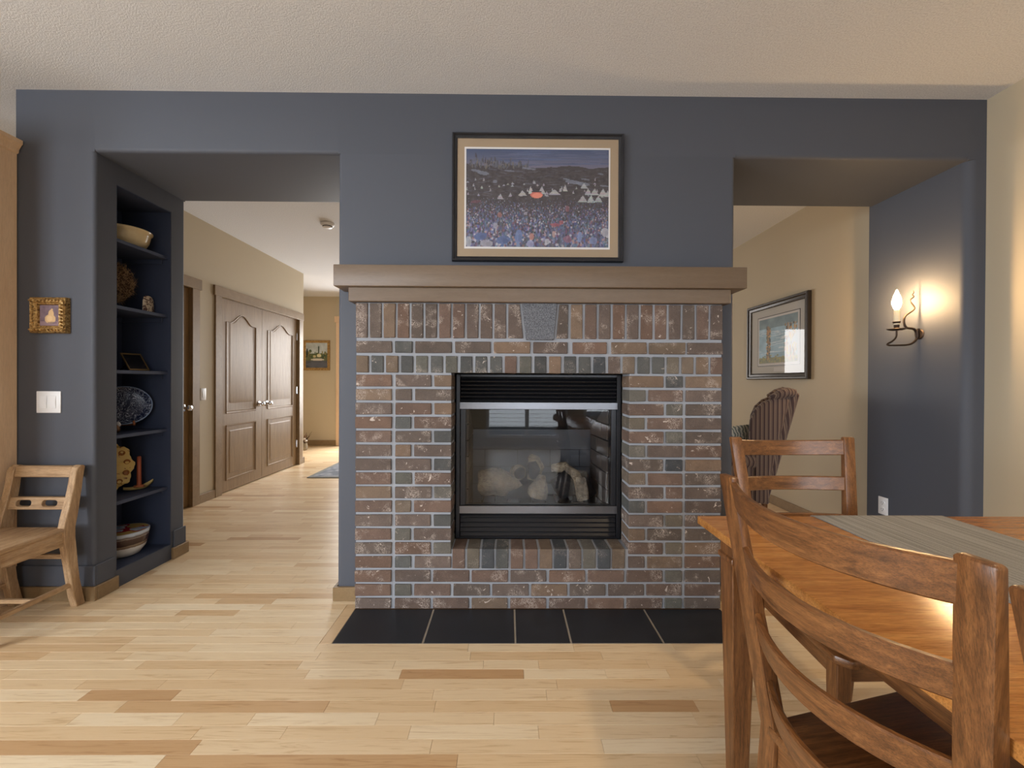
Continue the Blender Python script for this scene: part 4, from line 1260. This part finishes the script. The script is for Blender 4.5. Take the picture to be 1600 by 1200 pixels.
part('apron', MB().box(-2.584, -.425, .335, -2.562, -.12, .405), M['pine_y'], pc, bevel=.002)
part('apron', MB().box(-2.556, -.438, .335, -2.268, -.418, .405), M['pine_x'], pc, bevel=.002)
for x0 in (-2.594, -2.268):
    t = MB()
    t.loft([[(x0, -.446, .405), (x0 + .040, -.446, .405), (x0 + .040, -.406, .405), (x0, -.406, .405)],
            [(x0, -.446, .32), (x0 + .040, -.446, .32), (x0 + .040, -.406, .32), (x0, -.406, .32)],
            [(x0 + .005, -.441, 0), (x0 + .034, -.441, 0), (x0 + .034, -.412, 0), (x0 + .005, -.412, 0)]])
    part('leg', t, M['pine_z'], pc, bevel=.003)
for xx in (-2.576, -2.250):
    part('stretcher', MB().box(xx - .008, -.41, .110, xx + .008, -.085, .134), M['pine_y'], pc, bevel=.003)
part('stretcher', MB().box(-2.57, -.262, .112, -2.256, -.244, .132), M['pine_x'], pc, bevel=.003)
part('stretcher', MB().box(-2.556, -.108, .262, -2.266, -.092, .286), M['pine_x'], pc, bevel=.003)

# ------------------------------------------------------------------ hall things
sd = thing('smoke_detector', 'round white smoke detector on the hall ceiling', 'smoke detector', (-1.773, 1.905, CEIL), world=True)
part('housing', MB().lathe([(.062, 0), (.066, -.008), (.062, -.020), (.048, -.030)], (-1.773, 1.905, CEIL - .0005), 28), M['white_plastic'], sd, smooth=40)
part('vent_ring', MB().lathe([(.047, -.0302), (.046, -.036), (.044, -.0365)], (-1.773, 1.905, CEIL - .0005), 28), M['dark_gap'], sd)
part('cap', MB().lathe([(.044, -.034), (.044, -.040), (.036, -.046), (.001, -.047)], (-1.773, 1.905, CEIL - .0005), 28), M['white_plastic'], sd, smooth=40)
def landscape():
    w, h = 56, 56; q = random.Random(9)
    im = np.zeros((h, w, 3)); n = fbm(w, h, .08, 1.)
    for j in range(h): im[j] = (.70, .73, .74) if j < 24 else (.36, .38, .26) if j < 40 else (.30, .31, .34)
    im += n[:, :, None] * .08
    for k in range(60): ell(im, q.uniform(0, w), q.gauss(27, 4), q.uniform(1, 4), q.uniform(1, 4), q.choice([(.20, .27, .16), (.30, .36, .20), (.50, .46, .28)]), .85)
    ell(im, 34, 28, 6, 4, (.82, .78, .62)); ell(im, 22, 30, 4, 3, (.75, .70, .52)); ell(im, 33, 15, 1.6, 9, (.16, .24, .16)); ell(im, 3, 22, 2.5, 10, (.13, .18, .15))
    ell(im, 30, 37, 18, 2.6, (.78, .75, .70)); ell(im, 30, 48, 30, 5, (.34, .35, .40), .8)
    return np.clip(im, .03, .95)
fp = thing('framed_landscape', 'gold framed landscape painting of trees and a pale house at the hall end', 'picture', (-3.49, YF - .001, 1.37), world=True)
n0 = frame_mb(-3.735, -3.255, 1.375, 1.920, .05, fr_profile(.05, .03)); n0.fn(lambda x, y, z: (x, y + YF, z))
part('frame', n0, M['gilt'], fp)
link('painting', picture_mesh('painting', landscape(), lambda u, v: (-3.69 + u * .39 + 3.49, -.014, 1.42 + v * .455 - 1.37)), None, fp)
part('canvas_back', MB().box(-3.69, YF - .013, 1.42, -3.30, YF - .001, 1.875), M['mat_tan'], fp)
def rug_mat():
    m, nt, bs = mat('grey_patterned_pile')
    v = coords(nt)
    w = N(nt, 'ShaderNodeTexVoronoi', Scale=7.0); L(nt, v, w.inputs['Vector'])
    n = tex(nt, v, 120, 2)
    c = ramp(nt, w.outputs['Distance'], [(.15, srgb(120, 126, 136)), (.4, srgb(150, 154, 162)), (.6, srgb(104, 110, 122))])
    L(nt, mixc(nt, .3, c, ramp(nt, n, [(.3, (.5, .5, .5, 1)), (.7, (1.2, 1.2, 1.2, 1))]), 'MULTIPLY'), bs.inputs['Base Color'])
    bs.inputs['Roughness'].default_value = .95
    bump(nt, bs, n, .6, .004)
    return m
rg = thing('area_rug', 'grey patterned rug on the hall floor before the front door', 'rug', (-1.55, 3.6, 0), world=True)
part('pile', MB().box(-2.39, 2.96, .0005, -.9, 4.2, .011), rug_mat(), rg, bevel=.003)
part('border', MB().box(-2.44, 2.91, .0003, -2.39, 4.25, .010).box(-.9, 2.91, .0003, -.85, 4.25, .010).box(-2.39, 2.91, .0003, -.9, 2.96, .010).box(-2.39, 4.2, .0003, -.9, 4.25, .010), plain('grey_binding', srgb(122, 122, 116), .9), rg, bevel=.002)
vp = thing('dried_flower_pot', 'small grey pot of dried brown leaves and white blooms behind the hall corner', 'plant pot', (-3.47, 5.03, 0), world=True)
part('pot', MB().lathe([(.035, 0), (.045, .01), (.05, .06), (.042, .11), (.046, .12), (.036, .118), (.001, .10)], (-3.47, 5.03, .0005), 18), plain('grey_stoneware', srgb(150, 140, 122), .7, 0, .3, 60, .25), vp, smooth=50)
q = random.Random(12); lv = MB()
for k in range(14):
    a = q.uniform(0, 2 * PI); r = q.uniform(.05, .12); h_ = q.uniform(.2, .30)
    c = Vector((-3.47, 5.03, .10)); tip = c + Vector((math.cos(a) * r, math.sin(a) * r, h_ - .08)); d = (tip - c); w = d.cross(Vector((0, 0, 1))).normalized() * .018
    mid = c + d * .6 + Vector((0, 0, .02)); lf_n = Vector((0, 0, .002))
    lv.loft([[c - w * .1, c + w * .1, c + w * .1 - lf_n, c - w * .1 - lf_n], [mid - w, mid + w, mid + w - lf_n, mid - w - lf_n], [tip - w * .1, tip + w * .1, tip + w * .1 - lf_n, tip - w * .1 - lf_n]])
part('leaves', lv, plain('dried_leaf', srgb(112, 90, 72), .8), vp)
for (dx, dy, dz) in ((.01, -.03, .20), (-.03, -.02, .18), (.03, -.01, .16)):
    part('bloom', MB().lathe([(.002, -.02), (.016, -.016), (.024, 0), (.018, .014), (.002, .02)], (-3.47 + dx, 5.03 + dy, dz), 10), plain('white_petal', srgb(214, 208, 204), .7), vp, smooth=60)

# ------------------------------------------------------------------ right room: picture, wing chair, cushion
def aspen():
    w, h = 64, 64; q = random.Random(15)
    im = np.zeros((h, w, 3)); im[:] = (.58, .72, .80); n = fbm(w, h, .07, 4.)
    im[:14] = (.40, .50, .54)
    im += n[:, :, None] * .12
    im[56:] = (.46, .46, .22)
    for k in range(60): ell(im, q.uniform(0, 64), q.uniform(16, 54), q.uniform(3, 9), .5, (.86, .90, .93), .7)  # pale blue ground and white streaks: window reflection painted into the print
    for x0, x1 in ((14, 19), (44, 61)):
        for k in range(130):
            ell(im, q.uniform(x0, x1), q.uniform(12, 60), q.uniform(.8, 2.2), q.uniform(1, 3), q.choice([(.74, .50, .18), (.58, .40, .16), (.82, .60, .24), (.20, .20, .18), (.40, .36, .20)]), .9)
    for x in (50, 55, 60): ell(im, x, 34, .8, 24, (.75, .76, .74), .8)
    for k in range(80): ell(im, q.uniform(0, 64), q.gauss(58, 3), 1.5, 1.2, q.choice([(.62, .56, .18), (.40, .44, .18), (.30, .30, .14)]), .8)
    return np.clip(im, .04, .96)
rpic = thing('framed_print', 'dark framed print of golden trees hanging on the tan wall past the opening', 'picture', (XR - .001, 1.80, 1.21), world=True)
rot = Matrix.Translation((XR - .0005, 0, 0)) @ Matrix.Rotation(-PI / 2, 4, 'Z')      # local -y -> world -x ; local x -> world -y
def rl(mb): return mb.xf(rot)
lx = lambda y: -y
M['frame_slate'] = plain('dark_bronze_frame', srgb(58, 52, 48), .25, .35)
part('frame', rl(frame_mb(lx(2.265), lx(1.335), 1.215, 1.975, .06, fr_profile(.06, .04))), M['frame_slate'], rpic, smooth=30)
part('mat_board', rl(MB().box(lx(2.21), -.012, 1.27, lx(1.39), -.001, 1.92)), plain('pale_grey_mat', srgb(198, 196, 192), .9), rpic)
part('mat_line', rl(MB().box(lx(2.10), -.0135, 1.345, lx(1.455), -.012, 1.842)), M['black_metal'], rpic)
part('inner_mat', rl(MB().box(lx(2.092), -.0145, 1.352, lx(1.463), -.0135, 1.835)), M['mat_white'], rpic)
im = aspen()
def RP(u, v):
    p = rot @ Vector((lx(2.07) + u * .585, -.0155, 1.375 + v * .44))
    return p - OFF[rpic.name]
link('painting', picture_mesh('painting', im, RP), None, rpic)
part('caption_slip', rl(MB().box(lx(1.83), -.0135, 1.292, lx(1.65), -.012, 1.332)), M['mat_white'], rpic)
part('glass', rl(MB().box(lx(2.21), -.0185, 1.27, lx(1.39), -.0175, 1.92)), M['glass'], rpic)

def stripe_mat():
    m, nt, bs = mat('striped_upholstery')
    v = coords(nt, 'Object')
    sx = nt.nodes.new('ShaderNodeSeparateXYZ'); L(nt, v, sx.inputs[0])
    ad = N(nt, 'ShaderNodeMath', operation='ADD'); L(nt, sx.outputs['X'], ad.inputs[0]); L(nt, sx.outputs['Y'], ad.inputs[1])
    mu = N(nt, 'ShaderNodeMath', operation='MULTIPLY'); L(nt, ad.outputs[0], mu.inputs[0]); mu.inputs[1].default_value = 34.0
    fr1 = N(nt, 'ShaderNodeMath', operation='FRACT'); L(nt, mu.outputs[0], fr1.inputs[0])
    r = ramp(nt, fr1.outputs[0], [(0, srgb(66, 50, 50)), (.42, srgb(84, 64, 62)), (.55, srgb(150, 130, 112)), (.7, srgb(90, 72, 66)), (.85, srgb(118, 100, 90))])
    L(nt, r, bs.inputs['Base Color']); bs.inputs['Roughness'].default_value = .85
    bs.inputs['Sheen Weight'].default_value = .2
    bump(nt, bs, tex(nt, v, 300, 2), .2, .001)
    return m
M['stripe'] = stripe_mat()
wc = thing('wingback_armchair', 'wingback armchair in dark striped fabric beside the tan wall past the opening', 'armchair', (2.09, 1.30, 0), world=True)
wing_ol = [(2.06, .30), (2.05, .62), (2.045, .80), (2.052, .905), (2.085, .985), (2.14, 1.04), (2.21, 1.07), (2.27, 1.085), (2.325, 1.07), (2.31, 1.00), (2.272, .84), (2.235, .68), (2.205, .53), (2.185, .42), (2.195, .30)]
def curved_plate(ol, y0, y1, bul):
    mb = plate([ol], y0, y1, 'y')
    return mb
YW0, YW1 = 1.30, 1.98
for y0 in (YW0, YW1 - .07):
    part('wing', MB().prism(wing_ol, y0, y0 + .07, 'y'), M['stripe'], wc, bevel=.022, seg=3, smooth=50)
    # scroll at the top of the back
    part('scroll', MB().tube([(2.19, y0 + .035, 1.065), (2.25, y0 + .02, 1.092), (2.31, y0 + .02, 1.112), (2.35, y0 + .03, 1.108), (2.362, y0 + .035, 1.085)], [.02, .036, .038, .03, .014], 12), M['stripe'], wc, smooth=60)
part('backrest', MB().loft([[(2.12 + (z - .30) * .26 + dx, yy, z) for dx, yy in ((-.09, YW0 + .06), (.06, YW0 + .01), (.06, YW1 - .01), (-.09, YW1 - .06))] for z in (.30, .55, .8, 1.0, 1.085, 1.11)]), M['stripe'], wc, bevel=.02, seg=2, smooth=50)
part('seat', MB().box(1.52, YW0 + .06, .20, 2.12, YW1 - .06, .34), M['stripe'], wc, bevel=.02, seg=2)
part('seat_cushion', MB().box(1.50, YW0 + .10, .342, 2.06, YW1 - .10, .46), M['stripe'], wc, bevel=.035, seg=3)
for y0 in (YW0 - .02, YW1 - .10):
    part('arm', MB().box(1.54, y0 + .02, .20, 2.10, y0 + .10, .57).tube([(1.53, y0 + .06, .58), (1.8, y0 + .06, .59), (2.10, y0 + .06, .60)], .058, 14), M['stripe'], wc, smooth=50)
for (xx, yy) in ((1.57, YW0 + .06), (1.57, YW1 - .06), (2.17, YW0 + .06), (2.17, YW1 - .06)):
    part('leg', MB().tube([(xx, yy, .21), (xx, yy, .1), (xx + (.03 if xx > 2 else 0), yy, 0)], [.028, .024, .016], 10), M['din_z'], wc)
wc.location = (1.80, .80, 0); wc.rotation_euler = (0, 0, math.radians(-30)); wc.scale = (.92, .92, 1)
cu = MB()
rings = []
for i in range(11):
    t = -1 + i / 5
    th = .062 * max(.03, 1 - t ** 4) ** .6
    h_ = .195 * (1 - .16 * (1 - abs(t)))
    ring_ = []
    for k in range(24):
        a = 2 * PI * k / 24
        ca, sa = math.cos(a), math.sin(a)
        ring_.append((t * .17, th * math.copysign(abs(ca) ** .8, ca) * (1 - .55 * abs(sa) ** 3), h_ * math.copysign(abs(sa) ** .7, sa)))
    rings.append(ring_)
cu.loft(rings)
cu.xf(Matrix.Translation((1.735, 1.10, .662)) @ Matrix.Rotation(math.radians(-30), 4, 'Z'))
def damask():
    m, nt, bs = mat('cream_blue_fern_fabric')
    v = coords(nt)
    w = N(nt, 'ShaderNodeTexWave', Scale=16.0, Distortion=9.0, Detail=2.0); L(nt, v, w.inputs['Vector'])
    L(nt, ramp(nt, w.outputs['Fac'], [(.40, srgb(124, 132, 128)), (.56, srgb(216, 214, 202))]), bs.inputs['Base Color']); bs.inputs['Roughness'].default_value = .9
    return m
single('cushion', cu, damask(), 'grey and cream patterned cushion on the striped wingback armchair', 'cushion', (1.735, 1.10, .467), smooth=70)

# ------------------------------------------------------------------ wall sconce
YC = .27
sc_ = thing('wall_sconce', 'wrought iron wall sconce with candle bulb and twisted tail on the blue wall', 'wall lamp', (RX, YC, 1.45), world=True)
part('backplate', MB().tube([(RX - .0005, YC, 1.478), (RX - .006, YC, 1.478)], [.032, .026], 18), M['iron'], sc_, smooth=40)
def spline(pts, sub=6):
    P = [Vector(p) for p in pts]; out = []
    for i in range(len(P) - 1):
        p0, p1, p2, p3 = P[max(i - 1, 0)], P[i], P[i + 1], P[min(i + 2, len(P) - 1)]
        for k in range(sub):
            t = k / sub
            out.append(.5 * ((2 * p1) + (p2 - p0) * t + (2 * p0 - 5 * p1 + 4 * p2 - p3) * t * t + (3 * p1 - p0 - 3 * p2 + p3) * t ** 3))
    return out + [P[-1]]
arm = spline([(RX - .004, YC, 1.498), (RX - .0, YC, 1.512), (RX - .014, YC, 1.50), (RX - .012, YC, 1.462), (RX - .035, YC, 1.430), (2.42, YC, 1.414), (2.36, YC, 1.411), (2.300, YC, 1.411), (2.300, YC, 1.420), (2.328, YC, 1.436), (2.350, YC, 1.462), (2.352, YC, 1.500)])
arm = [Vector((min(p.x, RX - .010), p.y, p.z)) for p in arm]
part('arm', MB().tube(arm, [.0085 - .0035 * min(1, i / 40) for i in range(len(arm))], 8), M['iron'], sc_, smooth=60)
tail = spline([(RX - .010, YC + .004, 1.47), (RX - .018, YC + .004, 1.495), (2.452, YC, 1.511), (2.410, YC, 1.519), (2.396, YC, 1.552), (2.405, YC, 1.589), (2.450, YC, 1.621), (2.459, YC, 1.643), (2.432, YC, 1.681), (2.455, YC, 1.705), (2.446, YC, 1.717), (2.455, YC, 1.730), (2.452, YC, 1.743)])
part('twisted_tail', MB().tube(tail, [.008 * (1 - .75 * i / len(tail)) for i in range(len(tail))], 8), M['iron'], sc_, smooth=60)
part('drip_pan', MB().lathe([(.004, -.004), (.03, -.002), (.048, .006), (.046, .008), (.028, .002), (.004, .001)], (2.352, YC, 1.503), 24), M['iron'], sc_, smooth=50)
part('cup', MB().lathe([(.010, 0), (.013, .004), (.014, .036), (.021, .046), (.020, .048), (.012, .044)], (2.352, YC, 1.506), 20), M['iron'], sc_, smooth=50)
part('candle_sleeve', MB().tube([(2.352, YC, 1.535), (2.352, YC, 1.625)], .0145, 18), plain('ivory_sleeve', srgb(238, 222, 190), .5), sc_, smooth=50)
def bulb_mat():
    m, nt, b = mat('lit_bulb')
    b.inputs['Base Color'].default_value = (1, .9, .7, 1)
    b.inputs['Emission Color'].default_value = (1, .64, .30, 1)
    b.inputs['Emission Strength'].default_value = 500
    return m
part('bulb', MB().lathe([(.010, 0), (.016, .010), (.0235, .035), (.0225, .055), (.015, .082), (.007, .105), (.001, .120)], (2.352, YC, 1.628), 18), bulb_mat(), sc_, smooth=60)

# ------------------------------------------------------------------ dining table, runner, chairs
TX0, TX1, TY1, TY0 = .594, 1.70, -.972, -2.95
tb_ = thing('dining_table', 'reddish brown wooden dining table with tapered legs at the right', 'table', ((TX0 + TX1) / 2, (TY0 + TY1) / 2, 0), world=True)
part('tabletop', MB().box(TX0, TY0, .736, TX1, TY1, .76), M['table_top'], tb_, bevel=.004, seg=2)
ix, iy = .052, .045
part('apron', MB().box(TX0 + ix + .012, TY0 + .12, .655, TX0 + ix + .03, TY1 - .11, .736), M['din_y'], tb_, bevel=.002)
part('apron', MB().box(TX1 - ix - .03, TY0 + .12, .655, TX1 - ix - .012, TY1 - .11, .736), M['din_y'], tb_, bevel=.002)
part('apron', MB().box(TX0 + .12, TY1 - iy - .03, .655, TX1 - .12, TY1 - iy - .012, .736), M['din_x'], tb_, bevel=.002)
part('apron', MB().box(TX0 + .12, TY0 + iy + .012, .655, TX1 - .12, TY0 + iy + .03, .736), M['din_x'], tb_, bevel=.002)
def leg_mb(xa, ya):
    mb = MB()
    sq = lambda c, h, z: [(c[0] - h, c[1] - h, z), (c[0] + h, c[1] - h, z), (c[0] + h, c[1] + h, z), (c[0] - h, c[1] + h, z)]
    c = (xa, ya)
    mb.loft([sq(c, .036, .736), sq(c, .036, .672), sq(c, .0415, .670), sq(c, .0415, .656), sq(c, .036, .652), sq(c, .0355, .60), sq(c, .022, .0)])
    return mb
for xa in (TX0 + ix + .036, TX1 - ix - .036):
    for ya in (TY1 - iy - .036, TY0 + iy + .036):
        part('leg', leg_mb(xa, ya), M['din_z'], tb_, bevel=.002)
def runner_mat():
    m, nt, bs = mat('grey_woven_runner')
    v = coords(nt, 'Object')
    st_ = tex(nt, coords(nt, 'Object', (90, 1.2, 1)), 1.6, 4, .6)
    we = tex(nt, coords(nt, 'Object', (300, 500, 1)), 1.0, 2)
    c = ramp(nt, st_, [(.3, srgb(106, 105, 103)), (.5, srgb(138, 136, 132)), (.7, srgb(156, 154, 150))])
    L(nt, mixc(nt, .5, c, ramp(nt, we, [(.35, (.6, .6, .6, 1)), (.65, (1.15, 1.15, 1.15, 1))]), 'MULTIPLY'), bs.inputs['Base Color'])
    bs.inputs['Roughness'].default_value = .9
    bump(nt, bs, we, .4, .001)
    return m
RX0, RX1 = .955, 1.365
rn = MB()
prof = [(TY0 - .004, .60), (TY0 - .004, .762), (TY0 + .004, .7635), (TY1 - .006, .7635), (TY1 + .004, .7615), (TY1 + .006, .62)]
prof = [(TY0 + .05, .7605), (TY0 + .05, .763), (TY1 - .02, .763), (TY1 - .004, .7632), (TY1 + .005, .760), (TY1 + .006, .63), (TY1 + .003, .63), (TY1 + .0022, .7585), (TY1 - .004, .7605), (TY1 - .02, .7605)]
rn.prism(prof, RX0, RX1, 'x')
single('table_runner', rn, runner_mat(), 'grey woven table runner laid down the middle of the dining table', 'table runner', ((RX0 + RX1) / 2, -1.9, .7605))

def post_y(z):
    return -.145 * (z - .45) if z >= .45 else -.062 * ((.45 - z) / .45) ** 1.6
def post_x(z):
    return .214 - .085 * (.97 - z) if z >= .45 else .170 + .030 * ((.45 - z) / .45) ** 1.4
def make_dining_chair():
    root = thing('dining_chair', 'ladder-back dining chair of reddish brown wood', 'chair')
    for s in (-1, 1):
        rings = []
        for z in (0, .06, .15, .25, .35, .45, .55, .65, .75, .85, .94, .972, .976):
            cx, cy = s * post_x(z), post_y(z)
            hw = .0205 if z > .4 else .015 + .0055 * z / .4
            hd = .0085 + .0070 * min(1, (.976 - z) / .4)
            if z > .973: hw -= .003; hd -= .002
            rings.append([(cx - hw, cy - hd, z), (cx + hw, cy - hd, z), (cx + hw, cy + hd, z), (cx - hw, cy + hd, z)])
        part('back_leg', MB().loft(rings), M['din_z'], root, bevel=.004, seg=2, smooth=30)
    for k, zt in enumerate((.966, .832, .697, .562)):
        hgt = .056 if k == 0 else .050
        rings = []
        for i in range(15):
            t = -1 + 2 * i / 14
            def P(z, d):
                hx = post_x(z) - .014
                bow = .058 * (1 - t * t)
                dy = .058 * 2 * t / hx           # slope of the bow
                n = Vector((-dy, 1)).normalized()
                p = Vector((t * hx, post_y(z) - bow)) + n * d
                return (p.x, p.y, z - .010 * (1 - t * t))
            z0, z1 = zt - hgt, zt
            rings.append([P(z0, -.007), P(z1, -.007), P(z1, .007), P(z0, .007)])
        part('slat', MB().loft(rings), M['din_x'], root, bevel=.003, smooth=30)
    sp = [(-.165, -.02), (.165, -.02), (.178, .02), (.215, .40), (.19, .43), (-.19, .43), (-.215, .40), (-.178, .02)]
    part('seat', MB().prism(sp, .440, .464), M['din_y'], root, bevel=.006, seg=2)
    part('apron', MB().prism([(-.155, .0), (-.14, .0), (-.178, .38), (-.193, .38)], .385, .44), M['din_y'], root, bevel=.002)
    part('apron', MB().prism([(.155, .0), (.14, .0), (.178, .38), (.193, .38)], .385, .44), M['din_y'], root, bevel=.002)
    part('apron', MB().box(-.175, .375, .385, .175, .393, .44), M['din_x'], root, bevel=.002)
    part('apron', MB().box(-.15, -.010, .385, .15, .008, .44), M['din_x'], root, bevel=.002)
    for s in (-1, 1):
        cx, cy = s * .188, .385
        sq = lambda h, z, ox=0: [(cx + ox - h, cy - h, z), (cx + ox + h, cy - h, z), (cx + ox + h, cy + h, z), (cx + ox - h, cy + h, z)]
        part('front_leg', MB().loft([sq(.020, .44), sq(.020, .38), sq(.013, 0)]), M['din_z'], root, bevel=.002)
    return root
chair = make_dining_chair()
chair.location = (1.064, -.79, 0); chair.rotation_euler = (0, 0, PI + .02)
chair['label'] = 'ladder-back dining chair at the far end of the table, in front of the wing chair'
c2 = copy_tree(chair); c2.location = (.588, -1.590, 0); c2.rotation_euler = (0, 0, math.radians(-81.9)); c2.scale = (1.04, 1, 1)
c2['label'] = 'closest ladder-back dining chair, its long curved slats crossing the table side'
c3 = copy_tree(chair); c3.location = (.595, -2.115, 0); c3.rotation_euler = (0, 0, math.radians(-88))
c3['label'] = 'dining chair beside the closest one, only a slice of its back post showing'
for c in (chair, c2, c3): c['group'] = 'dining chairs around the table'
